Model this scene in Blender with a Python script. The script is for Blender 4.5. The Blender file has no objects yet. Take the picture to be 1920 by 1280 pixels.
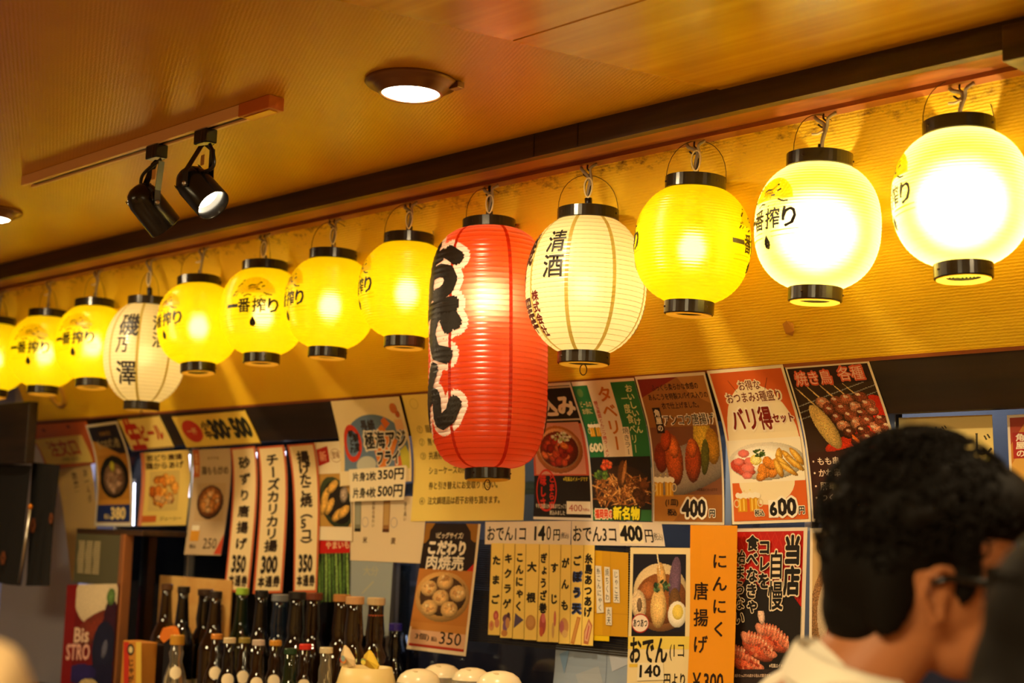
import bpy, bmesh, math, random
import numpy as np
from mathutils import Vector, Matrix
PI = math.pi
random.seed(7); RNG = np.random.default_rng(7)

# ------------------------------------------------------------------ camera
F = 2800.0; CZ = 1.45
def nrm(v):
    v = np.array(v, float); return v/np.linalg.norm(v)
Xw = -nrm((-2740, -290, -2800)); Zw = nrm((640, 21000, -2800))
Zw = nrm(Zw - Xw*Xw.dot(Zw)); Yw = np.cross(Zw, Xw)
M = np.array([Xw, Yw, Zw])                       # camera axes -> world axes
sc = bpy.context.scene
cam_d = bpy.data.cameras.new('camera'); cam = bpy.data.objects.new('camera', cam_d)
sc.collection.objects.link(cam); sc.camera = cam
cam_d.sensor_width = 36; cam_d.lens = F/1920*36; cam_d.clip_start = 0.05
mw = Matrix([list(M[i])+[0] for i in range(3)]+[[0, 0, 0, 1]]); mw.translation = (0, 0, CZ)
cam.matrix_world = mw
cam_d.dof.use_dof = True; cam_d.dof.focus_distance = 3.35; cam_d.dof.aperture_fstop = 2.9

# ------------------------------------------------------------------ world, big lights, exposure
w = bpy.data.worlds.new('world'); sc.world = w; w.use_nodes = True
w.node_tree.nodes['Background'].inputs[0].default_value = (1, .72, .42, 1)
w.node_tree.nodes['Background'].inputs[1].default_value = .05
sc.view_settings.view_transform = 'Standard'; sc.view_settings.look = 'None'
sc.view_settings.exposure = 0.0; sc.view_settings.gamma = 1; sc.view_settings.use_curve_mapping = False
WARM = (1, .62, .25)
P_DOWN = 15.0; P_ROOM = 112.0; P_KITCHEN = 24; P_SPOT = 10
def light(name, kind, loc, power, col, rot=(0, 0, 0), **kw):
    d = bpy.data.lights.new(name, kind); d.energy = power; d.color = col
    for k, v in kw.items(): setattr(d, k, v)
    o = bpy.data.objects.new(name, d); o.location = loc; o.rotation_euler = rot
    sc.collection.objects.link(o); return o
# the dining room's own lamps behind the camera, and the cold kitchen light
light('room_light', 'AREA', (-0.4, -0.6, 2.36), P_ROOM, (1, .80, .43), size=1.1, shape='DISK')
light('room_light_far', 'AREA', (-4.0, -0.4, 2.36), P_ROOM*.6, (1, .79, .41), size=.9, shape='DISK')
light('kitchen_light', 'AREA', (-5.3, 3.7, 2.1), P_KITCHEN, (.72, .74, 1), size=.8)
light('kitchen_light_near', 'AREA', (-2.6, 3.75, 2.1), P_KITCHEN*1.2, (.60, .72, 1), size=.8)

# ------------------------------------------------------------------ helpers
def lin(c):
    return tuple(((x/12.92) if x <= .04045 else ((x+.055)/1.055)**2.4) for x in c)
def rgb(r, g, b): return lin((r/255, g/255, b/255))
def ray(x, y): return M @ np.array([x-960, -(y-640), -F])
def W3(p): return np.array([p[0], p[1], p[2]+CZ])
def onY(x, y, Y):
    d = ray(x, y); return W3(d*(Y/d[1]))
def onZ(x, y, Z):                                   # Z is absolute height
    d = ray(x, y); return W3(d*((Z-CZ)/d[2]))
def atD(x, y, D): return W3(ray(x, y)/F*D)
def soffY(z): return 2.62 + (.92 - (z-CZ))*.5       # soffit panel behind the lanterns
def paperY(z):                                      # papers taped on the sloping board, hanging below it
    h = z-CZ
    if h >= .33: return 2.62+(.92-h)*.5 - .001
    return 2.914 + .055*(1-math.exp(-(.33-h)*.5/.055))
def onProf(x, y, f, off=0.0):
    d = ray(x, y); lo, hi = .3, 3.0
    lo, hi = 0.5/F, 8.0/F*2
    for _ in range(60):
        m = (lo+hi)/2; p = W3(d*m)
        if p[1] > f(p[2])-off: hi = m
        else: lo = m
    return W3(d*lo)

MATS = {}
def mat(name, col=(.8, .8, .8), rough=.6, metal=0, emit=None, es=0, trans=0, ior=1.45, coat=0, spec=.5, noise=None, bump=None, attr=False):
    if name in MATS: return MATS[name]
    m = bpy.data.materials.new(name); m.use_nodes = True; nt = m.node_tree; b = nt.nodes['Principled BSDF']
    b.inputs['Base Color'].default_value = (*col, 1); b.inputs['Roughness'].default_value = rough
    b.inputs['Metallic'].default_value = metal; b.inputs['IOR'].default_value = ior
    b.inputs['Transmission Weight'].default_value = trans; b.inputs['Coat Weight'].default_value = coat
    b.inputs['Specular IOR Level'].default_value = spec
    if emit: b.inputs['Emission Color'].default_value = (*emit, 1); b.inputs['Emission Strength'].default_value = es
    if attr:
        a = nt.nodes.new('ShaderNodeAttribute'); a.attribute_name = 'ink'
        nt.links.new(a.outputs['Color'], b.inputs['Base Color'])
    if noise or bump:
        tc = nt.nodes.new('ShaderNodeTexCoord')
    if noise:       # (scale xyz, other colour, contrast)
        s, c2 = noise[0], noise[1]
        mp = nt.nodes.new('ShaderNodeMapping'); mp.inputs['Scale'].default_value = s
        nt.links.new(tc.outputs['Object'], mp.inputs[0])
        n = nt.nodes.new('ShaderNodeTexNoise'); n.inputs['Scale'].default_value = 1; n.inputs['Detail'].default_value = 6
        nt.links.new(mp.outputs[0], n.inputs['Vector'])
        r = nt.nodes.new('ShaderNodeValToRGB'); r.color_ramp.elements[0].position = .38; r.color_ramp.elements[1].position = .65
        r.color_ramp.elements[0].color = (*col, 1); r.color_ramp.elements[1].color = (*c2, 1)
        nt.links.new(n.outputs[0], r.inputs[0]); nt.links.new(r.outputs[0], b.inputs['Base Color'])
    if bump:        # (scale xyz, strength, distance)
        mp = nt.nodes.new('ShaderNodeMapping'); mp.inputs['Scale'].default_value = bump[0]
        nt.links.new(tc.outputs['Object'], mp.inputs[0])
        n = nt.nodes.new('ShaderNodeTexNoise'); n.inputs['Scale'].default_value = 1; n.inputs['Detail'].default_value = 2
        nt.links.new(mp.outputs[0], n.inputs['Vector'])
        bp = nt.nodes.new('ShaderNodeBump'); bp.inputs['Strength'].default_value = bump[1]; bp.inputs['Distance'].default_value = bump[2]
        nt.links.new(n.outputs[0], bp.inputs['Height']); nt.links.new(bp.outputs[0], b.inputs['Normal'])
    MATS[name] = m; return m

class G:                                            # geometry collector
    def __init__(s): s.v = []; s.f = []; s.m = []; s.c = []
    def add(s, v, f, mi=0, col=None):
        n = len(s.v); s.v += [tuple(p) for p in v]
        s.f += [tuple(i+n for i in q) for q in f]; s.m += [mi]*len(f)
        if col is not None or s.c: s.c += [col or (0, 0, 0)]*len(f)
        return s
def obj(name, g, mats, parent=None, org=(0, 0, 0), smooth=False, col=None):
    me = bpy.data.meshes.new(name); o_ = Vector(org)
    me.from_pydata([Vector(p)-o_ for p in g.v], [], g.f)
    if not isinstance(mats, (list, tuple)): mats = [mats]
    for m in mats: me.materials.append(m)
    if any(g.m): me.polygons.foreach_set('material_index', g.m)
    if g.c:
        ca = me.color_attributes.new('ink', 'FLOAT_COLOR', 'CORNER')
        cols = np.array(g.c, dtype=np.float32); ls = np.zeros(len(me.polygons), dtype=np.int32)
        me.polygons.foreach_get('loop_total', ls)
        arr = np.ones((len(me.loops), 4), dtype=np.float32); arr[:, :3] = np.repeat(cols, ls, axis=0)
        ca.data.foreach_set('color', arr.ravel())
    if smooth: me.polygons.foreach_set('use_smooth', [True]*len(me.polygons))
    me.update(); o = bpy.data.objects.new(name, me); sc.collection.objects.link(o)
    if parent: o.parent = parent
    else: o.location = o_
    return o
def tag(o, label=None, cat=None, group=None, kind=None):
    if label: o['label'] = label
    if cat: o['category'] = cat
    if group: o['group'] = group
    if kind: o['kind'] = kind
    return o
def thing(name, label, cat, loc=(0, 0, 0), group=None):
    o = bpy.data.objects.new(name, None); sc.collection.objects.link(o); o.location = loc; o.empty_display_size = .05
    return tag(o, label, cat, group)
def box(a, b, g=None, mi=0, rot=None, org=None):
    g = g or G(); x0, y0, z0 = a; x1, y1, z1 = b
    v = [(x, y, z) for x in (x0, x1) for y in (y0, y1) for z in (z0, z1)]
    return g.add(v, [(0, 1, 3, 2), (4, 6, 7, 5), (0, 4, 5, 1), (2, 3, 7, 6), (0, 2, 6, 4), (1, 5, 7, 3)], mi)
def bbox(a, b, r=.003, g=None, mi=0):               # bevelled box
    bm = bmesh.new(); bmesh.ops.create_cube(bm, size=1)
    c = [(p+q)/2 for p, q in zip(a, b)]; s = [abs(q-p) for p, q in zip(a, b)]
    for v in bm.verts: v.co = Vector([v.co[i]*s[i]+c[i] for i in range(3)])
    bmesh.ops.bevel(bm, geom=bm.edges[:], offset=r, segments=2, affect='EDGES', profile=.5)
    g = g or G(); bm.verts.ensure_lookup_table()
    g.add([v.co[:] for v in bm.verts], [[v.index for v in f.verts] for f in bm.faces], mi); bm.free(); return g
def lathe(prof, seg=32, g=None, mi=0, org=(0, 0, 0), a0=0, a1=2*PI):
    g = g or G(); full = abs(a1-a0-2*PI) < 1e-6; n = seg if full else seg+1; v = []; f = []
    for r, z in prof:
        for i in range(n):
            a = a0+(a1-a0)*i/seg; v.append((org[0]+r*math.cos(a), org[1]+r*math.sin(a), org[2]+z))
    for j in range(len(prof)-1):
        for i in range(seg):
            k = (i+1) % n; f.append((j*n+i, j*n+k, (j+1)*n+k, (j+1)*n+i))
    return g.add(v, f, mi)
def tube(pts, r, seg=8, g=None, mi=0, cap=True):
    g = g or G(); pts = [Vector(p) for p in pts]; v = []; f = []; n = len(pts); up = Vector((.13, .31, 1)).normalized()
    rr = r if isinstance(r, (list, tuple)) else [r]*n; prev = None
    for i, p in enumerate(pts):
        t = (pts[min(i+1, n-1)]-pts[max(i-1, 0)]).normalized()
        a = (prev - t*prev.dot(t)) if prev is not None else t.cross(up)
        if a.length < 1e-5: a = t.cross(Vector((1, 0, 0)))
        a.normalize(); prev = a; b = t.cross(a)
        for k in range(seg):
            q = 2*PI*k/seg; v.append(p+(a*math.cos(q)+b*math.sin(q))*rr[i])
    for i in range(n-1):
        for k in range(seg): f.append((i*seg+k, i*seg+(k+1) % seg, (i+1)*seg+(k+1) % seg, (i+1)*seg+k))
    if cap: f.append(tuple(range(seg-1, -1, -1))); f.append(tuple((n-1)*seg+k for k in range(seg)))
    return g.add(v, f, mi)
def spline(pts, n=8):
    P = [np.array(p, float) for p in pts]; P = [2*P[0]-P[1]]+P+[2*P[-1]-P[-2]]; out = []
    for i in range(1, len(P)-2):
        for k in range(n):
            t = k/n; a, b, c, d = P[i-1:i+3]
            out.append(tuple(.5*((2*b)+(c-a)*t+(2*a-5*b+4*c-d)*t*t+(3*b-a-3*c+d)*t**3)))
    out.append(tuple(P[-2])); return out
def ellipsoid(c, r, g=None, mi=0, seg=24, ring=14, R=None):
    g = g or G(); v = []; f = []; R = R or Matrix.Identity(3); c = Vector(c)
    for j in range(ring+1):
        t = PI*j/ring
        for i in range(seg):
            a = 2*PI*i/seg
            v.append(c + R @ Vector((r[0]*math.sin(t)*math.cos(a), r[1]*math.sin(t)*math.sin(a), r[2]*math.cos(t))))
    for j in range(ring):
        for i in range(seg):
            k = (i+1) % seg
            if j == 0: f.append((i, (j+1)*seg+i, (j+1)*seg+k))
            elif j == ring-1: f.append((j*seg+i, (j+1)*seg+i, j*seg+k))
            else: f.append((j*seg+i, (j+1)*seg+i, (j+1)*seg+k, j*seg+k))
    return g.add(v, f, mi)

# ------------------------------------------------------------------ lettering
_gc = {}
def glyph(s, bold=0.0):
    k = (s, bold)
    if k in _gc: return _gc[k]
    cu = bpy.data.curves.new('t', 'FONT'); cu.body = s; cu.offset = bold; cu.resolution_u = 2
    ob = bpy.data.objects.new('t', cu); me = ob.to_mesh()
    v = [(p.co.x, p.co.y) for p in me.vertices]; me.calc_loop_triangles()
    f = [tuple(t.vertices) for t in me.loop_triangles]
    ob.to_mesh_clear(); bpy.data.objects.remove(ob); bpy.data.curves.remove(cu)
    _gc[k] = (v, f); return _gc[k]
def fat(tris, rx, ry, ex):
    out = []; n = 4 if ex < .03 else 6 if ex < .06 else 10 if ex < .1 else 18
    for k in range(n): dx, dy = rx*math.cos(2*PI*(k+.5)/n), ry*math.sin(2*PI*(k+.5)/n); out += [[(p[0]+dx, p[1]+dy) for p in t] for t in tris]
    return out if n == 4 else out+tris
def htext(s, x, y, w, h, bold=0.0, fit=True):        # triangles in a y-down box; large bold values thicken by shifted copies
    b0 = 0.0; ex = bold
    v, f = glyph(s, b0)
    if not v: return []
    xs = [p[0] for p in v]; ys = [p[1] for p in v]; x0, x1, y0, y1 = min(xs), max(xs), min(ys), max(ys)
    if not fit: y0, y1 = -.12, .88
    sx, sy = w/max(x1-x0, 1e-6), h/max(y1-y0, 1e-6)
    q = [(x+(p[0]-x0)*sx, y+(y1-p[1])*sy) for p in v]; t = [[q[i] for i in t] for t in f]
    return fat(t, ex*sx, ex*sy, ex) if ex > .011 else t
def vtext(s, x, y, w, h, bold=0.0, fill=.98, em=None):        # a column of characters
    n = len(s); ch = h/n; out = []; eh = (em or ch)*fill; ew = w*fill; b0 = 0.0; ex = bold
    for i, c in enumerate(s):
        if c == ' ': continue
        v, f = glyph(c, b0); q = []
        for px, py in v:
            a, b = px-.5, py-.38
            if c in 'ー（）()〜': a, b = b, -a
            if c in 'っゃゅょぁぃぅぇぉッャュョ': a += .1; b += .1
            q.append((x+w/2+a*ew, y+ch*(i+.5)-b*eh))
        t = [[q[k] for k in t] for t in f]; out += fat(t, ex*ew, ex*eh, ex) if ex > .011 else t
    return out

# ------------------------------------------------------------------ printed food pictures (flat print on the posters)
def img(w, h, c): return np.ones((h, w, 3))*np.array(c)/255.
def ell(I, cx, cy, rx, ry, col, ang=0, sh=.45, nz=.1, tri=0):
    h, w, _ = I.shape; yy, xx = np.mgrid[0:h, 0:w]; x = (xx+.5)/w*100-cx; y = (yy+.5)/h*100-cy; a = math.radians(ang)
    u = (x*math.cos(a)+y*math.sin(a))/rx; v = (-x*math.sin(a)+y*math.cos(a))/ry; d = u*u+v*v; m = d < 1
    if tri: m = (v > -1) & (v < .8) & (np.abs(u) < (v+1.2)/2*1.1)
    s = 1-sh*(.5+.5*(u*.5+v*.8))*np.clip(d, 0, 1) + sh*.25*(1-np.clip(d, 0, 1))
    n = 1+nz*RNG.standard_normal((h, w))
    c = np.array(col)/255.; I[m] = np.clip(c[None]*(s*n)[m][:, None], 0, 1)
def chunks(I, n, cx, cy, rx, ry, cols, s0, s1, sh=.5, asp=.6, nz=.1):
    for _ in range(n):
        a = RNG.uniform(0, 2*PI); r = math.sqrt(RNG.uniform(0, 1)); s = RNG.uniform(s0, s1)
        ell(I, cx+rx*r*math.cos(a), cy+ry*r*math.sin(a), s, s*RNG.uniform(asp, 1), cols[RNG.integers(len(cols))], RNG.uniform(0, 180), sh, nz)
def food(kind, w, h):
    if kind == 'stew':
        I = img(w, h, (214, 150, 130)); ell(I, 50, 52, 48, 46, (190, 110, 60), sh=.3, nz=.04); ell(I, 50, 50, 42, 39, (235, 175, 120), nz=.03)
        ell(I, 50, 52, 39, 35, (120, 40, 20)); chunks(I, 46, 48, 55, 30, 24, [(165, 45, 25), (130, 30, 18), (190, 70, 35), (215, 110, 60)], 5, 10)
        chunks(I, 40, 58, 28, 18, 9, [(225, 225, 190), (170, 185, 120), (240, 235, 215)], 1.2, 4, .2)
        ell(I, 62, 45, 9, 6, (230, 125, 50), 30)
    elif kind == 'noodle':
        I = img(w, h, (30, 28, 26)); ell(I, 50, 55, 49, 40, (60, 40, 30), nz=.02); yy, xx = np.mgrid[0:h, 0:w]
        for _ in range(150):
            ell(I, RNG.uniform(8, 92), RNG.uniform(35, 82), RNG.uniform(5, 16), RNG.uniform(1, 1.8), [(190, 125, 60), (215, 155, 85), (150, 90, 40), (120, 70, 30)][RNG.integers(4)], RNG.uniform(0, 180), .4)
        chunks(I, 24, 18, 30, 12, 8, [(60, 90, 40), (100, 130, 50)], 2, 5); chunks(I, 16, 25, 14, 10, 6, [(215, 75, 40), (230, 110, 60)], 2, 5)
        ell(I, 52, 30, 7, 24, (100, 60, 30), 8); ell(I, 56, 28, 3, 22, (190, 130, 70), 12); chunks(I, 30, 82, 62, 12, 20, [(110, 60, 28), (80, 45, 22)], 3, 7)
    elif kind == 'fritter':
        I = img(w, h, (120, 72, 45)); ell(I, 50, 62, 85, 34, (150, 135, 120), -22, nz=.04); ell(I, 78, 20, 14, 34, (205, 165, 50), 0, .4); ell(I, 90, 30, 10, 26, (180, 125, 30))
        ell(I, 12, 45, 10, 22, (120, 40, 12)); ell(I, 78, 45, 6, 26, (90, 90, 30), 6); ell(I, 32, 48, 13, 38, (175, 75, 20), -3, .6, .12); ell(I, 32, 30, 8, 16, (205, 100, 35), -5, .5, .12)
        ell(I, 60, 50, 12, 32, (160, 62, 16), 3, .6, .12); ell(I, 60, 32, 7, 14, (200, 95, 30), 3, .5, .12); ell(I, 22, 20, 8, 16, (165, 60, 15), 15, .5)
    elif kind == 'platter':
        I = img(w, h, (244, 232, 205)); ell(I, 50, 52, 52, 44, (232, 222, 200), nz=.02); ell(I, 50, 50, 46, 33, (250, 243, 225), nz=.02)
        ell(I, 15, 62, 14, 20, (190, 70, 50), -25); ell(I, 22, 76, 12, 9, (200, 85, 60))
        for a, b, r in ((20, 32, 8), (28, 50, 8), (12, 50, 7), (24, 66, 9), (22, 84, 7)): ell(I, a, b, r, r*1.15, (228, 120, 105), 0, .25, .03)
        ell(I, 36, 48, 8, 12, (242, 215, 90), 0, .2); ell(I, 36, 48, 6, 9, (250, 235, 150), 0, .1)
        for a, b in ((44, 70), (52, 55), (50, 80), (58, 78), (42, 85), (60, 60)): ell(I, a, b, 7, 14, (214, 130, 40), RNG.uniform(-40, 40), .5, .12)
        for a, b, t in ((68, 45, 5), (74, 60, -25), (82, 50, -20), (88, 60, -30), (78, 72, -35), (66, 70, -10), (92, 45, -20)): ell(I, a, b, 5, 22, (210, 150, 45), t, .5, .08); ell(I, a-1, b-3, 2.5, 15, (236, 190, 80), t, .2, .05)
        chunks(I, 30, 42, 32, 7, 9, [(50, 75, 25), (80, 105, 35)], 1.5, 3.5)
    elif kind == 'skewer':
        I = img(w, h, (52, 34, 24)); yy, xx = np.mgrid[0:h, 0:w]
        for k in range(3): ell(I, 40, 18+k*9, 80, .7, (150, 150, 140), -18, .1)
        ell(I, 85, 60, 22, 40, (205, 40, 15), 15, .5, .05); ell(I, 60, 85, 40, 12, (200, 50, 15), -15, .5)
        for x0, y0, c in ((6, 5, (222, 190, 110)), (20, 3, (165, 95, 65)), (36, 2, (185, 105, 80)), (52, 2, (160, 75, 50)), (66, 4, (150, 70, 45))):
            ell(I, x0+8, y0+15, .9, 20, (225, 190, 120), -34, .2)
        ell(I, 27, 62, 11, 34, (226, 190, 110), -20, .4, .1)
        for c0 in (0, 1, 2, 3):
            for k in range(6):
                jx, jy = RNG.uniform(-2.5, 2.5, 2); ell(I, 33+c0*15+k*5.5+jx, 28+k*11-c0*2+jy, RNG.uniform(6, 10), RNG.uniform(6, 11), [(165, 90, 60), (140, 70, 45), (195, 130, 95), (120, 55, 35), (90, 40, 25)][RNG.integers(5)], RNG.uniform(-40, 60), .7, .2)
                ell(I, 31+c0*15+k*5.5, 25+k*11-c0*2, 3, 2, (235, 205, 175), 20, .2, .1)
        ell(I, 50, 96, 60, 3, (40, 20, 15), -14, .1)
        ell(I, 60, 82, 8, 2, (255, 120, 30), 60, .2)
    elif kind == 'gyoza':
        I = img(w, h, (28, 22, 20))
        for a, b, t in ((22, 78, 28), (72, 42, 28), (45, 56, 30)):
            c_, s_ = math.cos(math.radians(t)), math.sin(math.radians(t)); ell(I, a, b+6, 32, 15, (196, 84, 50), t, .6, .14); ell(I, a-26*c_, b-26*s_, 12, 7, (225, 140, 105), t+20, .4, .1); ell(I, a+27*c_, b+27*s_, 12, 6, (225, 130, 95), t-14, .4, .1)
            for k in range(9):
                u = -24+k*6; ell(I, a+u*c_+6*s_, b+u*s_-9*c_+abs(u)*.25, 3.2, 11, [(222, 128, 92), (208, 108, 74)][k % 2], t-20, .5, .14); ell(I, a+u*c_+8*s_, b+u*s_-14*c_+abs(u)*.3, 1.2, 2.6, (244, 190, 150), t-20, .2, .1)
            chunks(I, 18, a, b+8, 24, 9, [(170, 55, 30), (150, 50, 28), (215, 120, 80)], 1.5, 4, .3)
        ell(I, 50, 8, 6, 14, (235, 190, 160), -10)
    elif kind == 'basket':
        I = img(w, h, (205, 170, 115))
        for k in range(60): ell(I, RNG.uniform(0, 100), RNG.uniform(70, 100), 3, .8, (165, 125, 75), RNG.uniform(-20, 20), .2)
        ell(I, 62, 52, 64, 48, (160, 115, 70), nz=.14); ell(I, 62, 52, 56, 41, (225, 200, 165), nz=.03)
        for _ in range(46): ell(I, RNG.uniform(22, 100), RNG.uniform(20, 84), RNG.uniform(4, 8), RNG.uniform(9, 17), [(200, 100, 50), (170, 70, 35), (225, 140, 80), (185, 85, 45)][RNG.integers(4)], RNG.uniform(-30, 40), .6, .12)
    elif kind == 'dumpling':
        I = img(w, h, (188, 120, 50)); ell(I, 50, 50, 49, 46, (224, 170, 95), nz=.02); ell(I, 50, 46, 43, 39, (78, 52, 32)); ell(I, 46, 40, 44, 36, (222, 168, 92), nz=.02); ell(I, 50, 48, 41, 37, (84, 56, 34))
        for a, b in ((24, 36), (52, 22), (78, 42), (48, 52), (30, 72), (66, 72)):
            ell(I, a, b, 15, 15, (222, 176, 108), 0, .5, .06); chunks(I, 9, a, b-2, 8, 8, [(235, 200, 140), (190, 135, 75), (205, 150, 90)], 2, 4, .3)
    elif kind == 'oden':
        I = img(w, h, (26, 24, 36)); ell(I, 55, 60, 55, 40, (165, 110, 62), nz=.03); ell(I, 52, 48, 50, 36, (228, 200, 150), nz=.03); ell(I, 54, 58, 48, 33, (140, 80, 35))
        ell(I, 80, 35, 11, 32, (105, 78, 100), 6); ell(I, 80, 62, 11, 18, (110, 75, 40)); ell(I, 55, 30, 8, 20, (210, 160, 90), -12); ell(I, 48, 8, 1.2, 20, (235, 215, 170), -14, .1)
        ell(I, 30, 48, 14, 12, (170, 100, 50)); ell(I, 13, 66, 14, 20, (225, 195, 150), -15); ell(I, 14, 66, 5, 9, (120, 95, 70)); ell(I, 50, 70, 15, 26, (226, 182, 110), 0, .5)
        ell(I, 85, 78, 17, 17, (245, 235, 210), 0, .3, .02); ell(I, 86, 75, 10, 10, (235, 205, 90), 0, .2, .03); chunks(I, 24, 56, 42, 14, 8, [(60, 85, 55), (100, 130, 80), (35, 60, 35)], 1.5, 4)
    elif kind == 'karaage':
        I = img(w, h, (206, 178, 100)); chunks(I, 30, 50, 48, 40, 36, [(205, 120, 35), (180, 90, 20), (225, 155, 60)], 9, 16)
        for k in range(6): ell(I, RNG.uniform(20, 80), RNG.uniform(60, 80), 9, 8, (200, 160, 100))
    elif kind == 'bowlpale':
        I = img(w, h, (190, 160, 118)); ell(I, 50, 50, 46, 44, (60, 42, 30)); ell(I, 50, 49, 41, 40, (140, 80, 35)); chunks(I, 26, 50, 50, 28, 27, [(205, 140, 70), (185, 115, 50), (225, 180, 125)], 8, 13)
    elif kind == 'bowldark':
        I = img(w, h, (176, 120, 40)); ell(I, 50, 50, 49, 47, (22, 24, 20)); ell(I, 50, 54, 36, 36, (120, 88, 62)); chunks(I, 22, 50, 56, 24, 24, [(150, 115, 85), (120, 85, 60), (175, 140, 110)], 6, 11); ell(I, 46, 26, 8, 12, (180, 170, 50))
    elif kind == 'squid':
        I = img(w, h, (186, 140, 62)); ell(I, 55, 55, 58, 42, (62, 70, 40), 40, nz=.03); ell(I, 58, 55, 48, 34, (34, 28, 20), 40)
        for a, b, t in ((22, 42, 40), (45, 25, 60), (35, 62, 40), (60, 78, 60), (18, 60, 30), (78, 72, 60)): ell(I, a, b, 9, 20, (214, 162, 72), t, .5)
        ell(I, 80, 40, 12, 16, (160, 140, 120), 20, .6, .2)
    elif kind == 'greens':
        I = img(w, h, (34, 40, 24))
        for k in range(9): ell(I, 6+k*11, 50, 4, 70, [(96, 130, 52), (70, 100, 40), (120, 150, 70)][k % 3], RNG.uniform(-3, 3), .5)
    elif kind == 'wine':
        I = img(w, h, (110, 12, 10)); ell(I, 60, 12, 42, 26, (220, 200, 160), 0, .1, .02); ell(I, 62, 40, 46, 13, (120, 45, 25), -15); ell(I, 90, 35, 14, 22, (52, 18, 34)); ell(I, 88, 12, 8, 8, (90, 120, 60)); ell(I, 80, 60, 22, 26, (24, 26, 52), 0, .3, .03)
        ell(I, 82, 60, 5, 9, (90, 90, 110), 20); I[int(h*.74):, int(w*.5):] = np.array((22, 20, 50))/255.; ell(I, 40, 82, 30, 9, (40, 30, 90), 0, .3); ell(I, 55, 100, 24, 14, (200, 175, 120), 0, .3); I[:, :int(w*.2)] = np.array((130, 14, 12))/255.
    return I

# ------------------------------------------------------------------ papers, posters
WH = (236, 228, 205); BK = (26, 20, 16)
def R(x, y, w, h, c): return ('tri', [[(x, y), (x+w, y), (x+w, y+h)], [(x, y), (x+w, y+h), (x, y+h)]], c)
def POLY(p, c): return ('tri', [[p[0], p[i], p[i+1]] for i in range(1, len(p)-1)], c)
def E(cx, cy, rx, ry, c, n=28):
    return POLY([(cx+rx*math.cos(2*PI*i/n), cy+ry*math.sin(2*PI*i/n)) for i in range(n)], c)
def RING(cx, cy, rx, ry, c, t=.12, n=32):
    T = []
    for i in range(n):
        a, b = 2*PI*i/n, 2*PI*(i+1)/n
        p = [(cx+rx*k*math.cos(q), cy+ry*k*math.sin(q)) for q in (a, b) for k in (1, 1-t)]
        T += [[p[0], p[2], p[3]], [p[0], p[3], p[1]]]
    return ('tri', T, c)
def T(s, x, y, w, h, c=BK, b=.02, o=None, ob=.07, fit=True):
    L = []
    if o: L.append(('tri', htext(s, x-.02*w, y-.03*h, w*1.04, h*1.06, b+ob, fit), o))
    L.append(('tri', htext(s, x, y, w, h, b, fit), c)); return L
def V(s, x, y, w, h, c=BK, b=.02, o=None, ob=.07, fill=.98, em=None):
    L = []
    if o: L.append(('tri', vtext(s, x, y, w, h, b+ob, fill, em), o))
    L.append(('tri', vtext(s, x, y, w, h, b, fill, em), c)); return L
def FD(kind, x, y, w, h, res=90): return ('food', kind, x, y, w, h, res)
def mugs(x, y, w, h):
    L = []
    for s, xx in ((-1, x), (1, x+w*.5)):
        L += [POLY([(xx+w*.04, y+h*.3), (xx+w*.44, y+h*.3-s*h*.04), (xx+w*.44, y+h), (xx+w*.06, y+h)], (214, 150, 20)),
              RING(xx+(w*.02 if s < 0 else w*.48), y+h*.6, w*.12, h*.2, (225, 200, 150), .3),
              R(xx+w*.12, y+h*.4, w*.06, h*.55, (240, 200, 80)), R(xx+w*.28, y+h*.4, w*.06, h*.55, (240, 200, 80))]
        for k in range(4): L.append(E(xx+w*(.08+.11*k), y+h*(.22+.04*(k % 2)), w*.1, h*.13, (244, 234, 210), 12))
    L += [E(x+w*.35, y+h*.02, w*.03, h*.03, (240, 220, 120), 8), E(x+w*.6, y-h*.02, w*.03, h*.03, (240, 220, 120), 8)]
    return L
def flat(L):
    out = []
    for e in L:
        if isinstance(e, list): out += flat(e)
        else: out.append(e)
    return out
INK = None
def split_rows(poly, n):
    ys = [p[1] for p in poly]; k0 = int(math.floor(min(ys)/100*n+1e-9)); k1 = int(math.ceil(max(ys)/100*n-1e-9))
    if k1-k0 <= 1: return [poly]
    def clip(p, yc, keep_above):
        o = []
        for i in range(len(p)):
            a, b = p[i], p[(i+1) % len(p)]; ia = (a[1] <= yc) if keep_above else (a[1] >= yc); ib = (b[1] <= yc) if keep_above else (b[1] >= yc)
            if ia: o.append(a)
            if ia != ib:
                t = (yc-a[1])/(b[1]-a[1]); o.append((a[0]+(b[0]-a[0])*t, yc))
        return o
    out = []; rest = poly
    for k in range(k0+1, k1):
        yc = k*100/n; up = clip(rest, yc, True); rest = clip(rest, yc, False)
        if len(up) >= 3: out.append(up)
        if len(rest) < 3: return out
    out.append(rest); return out
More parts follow.
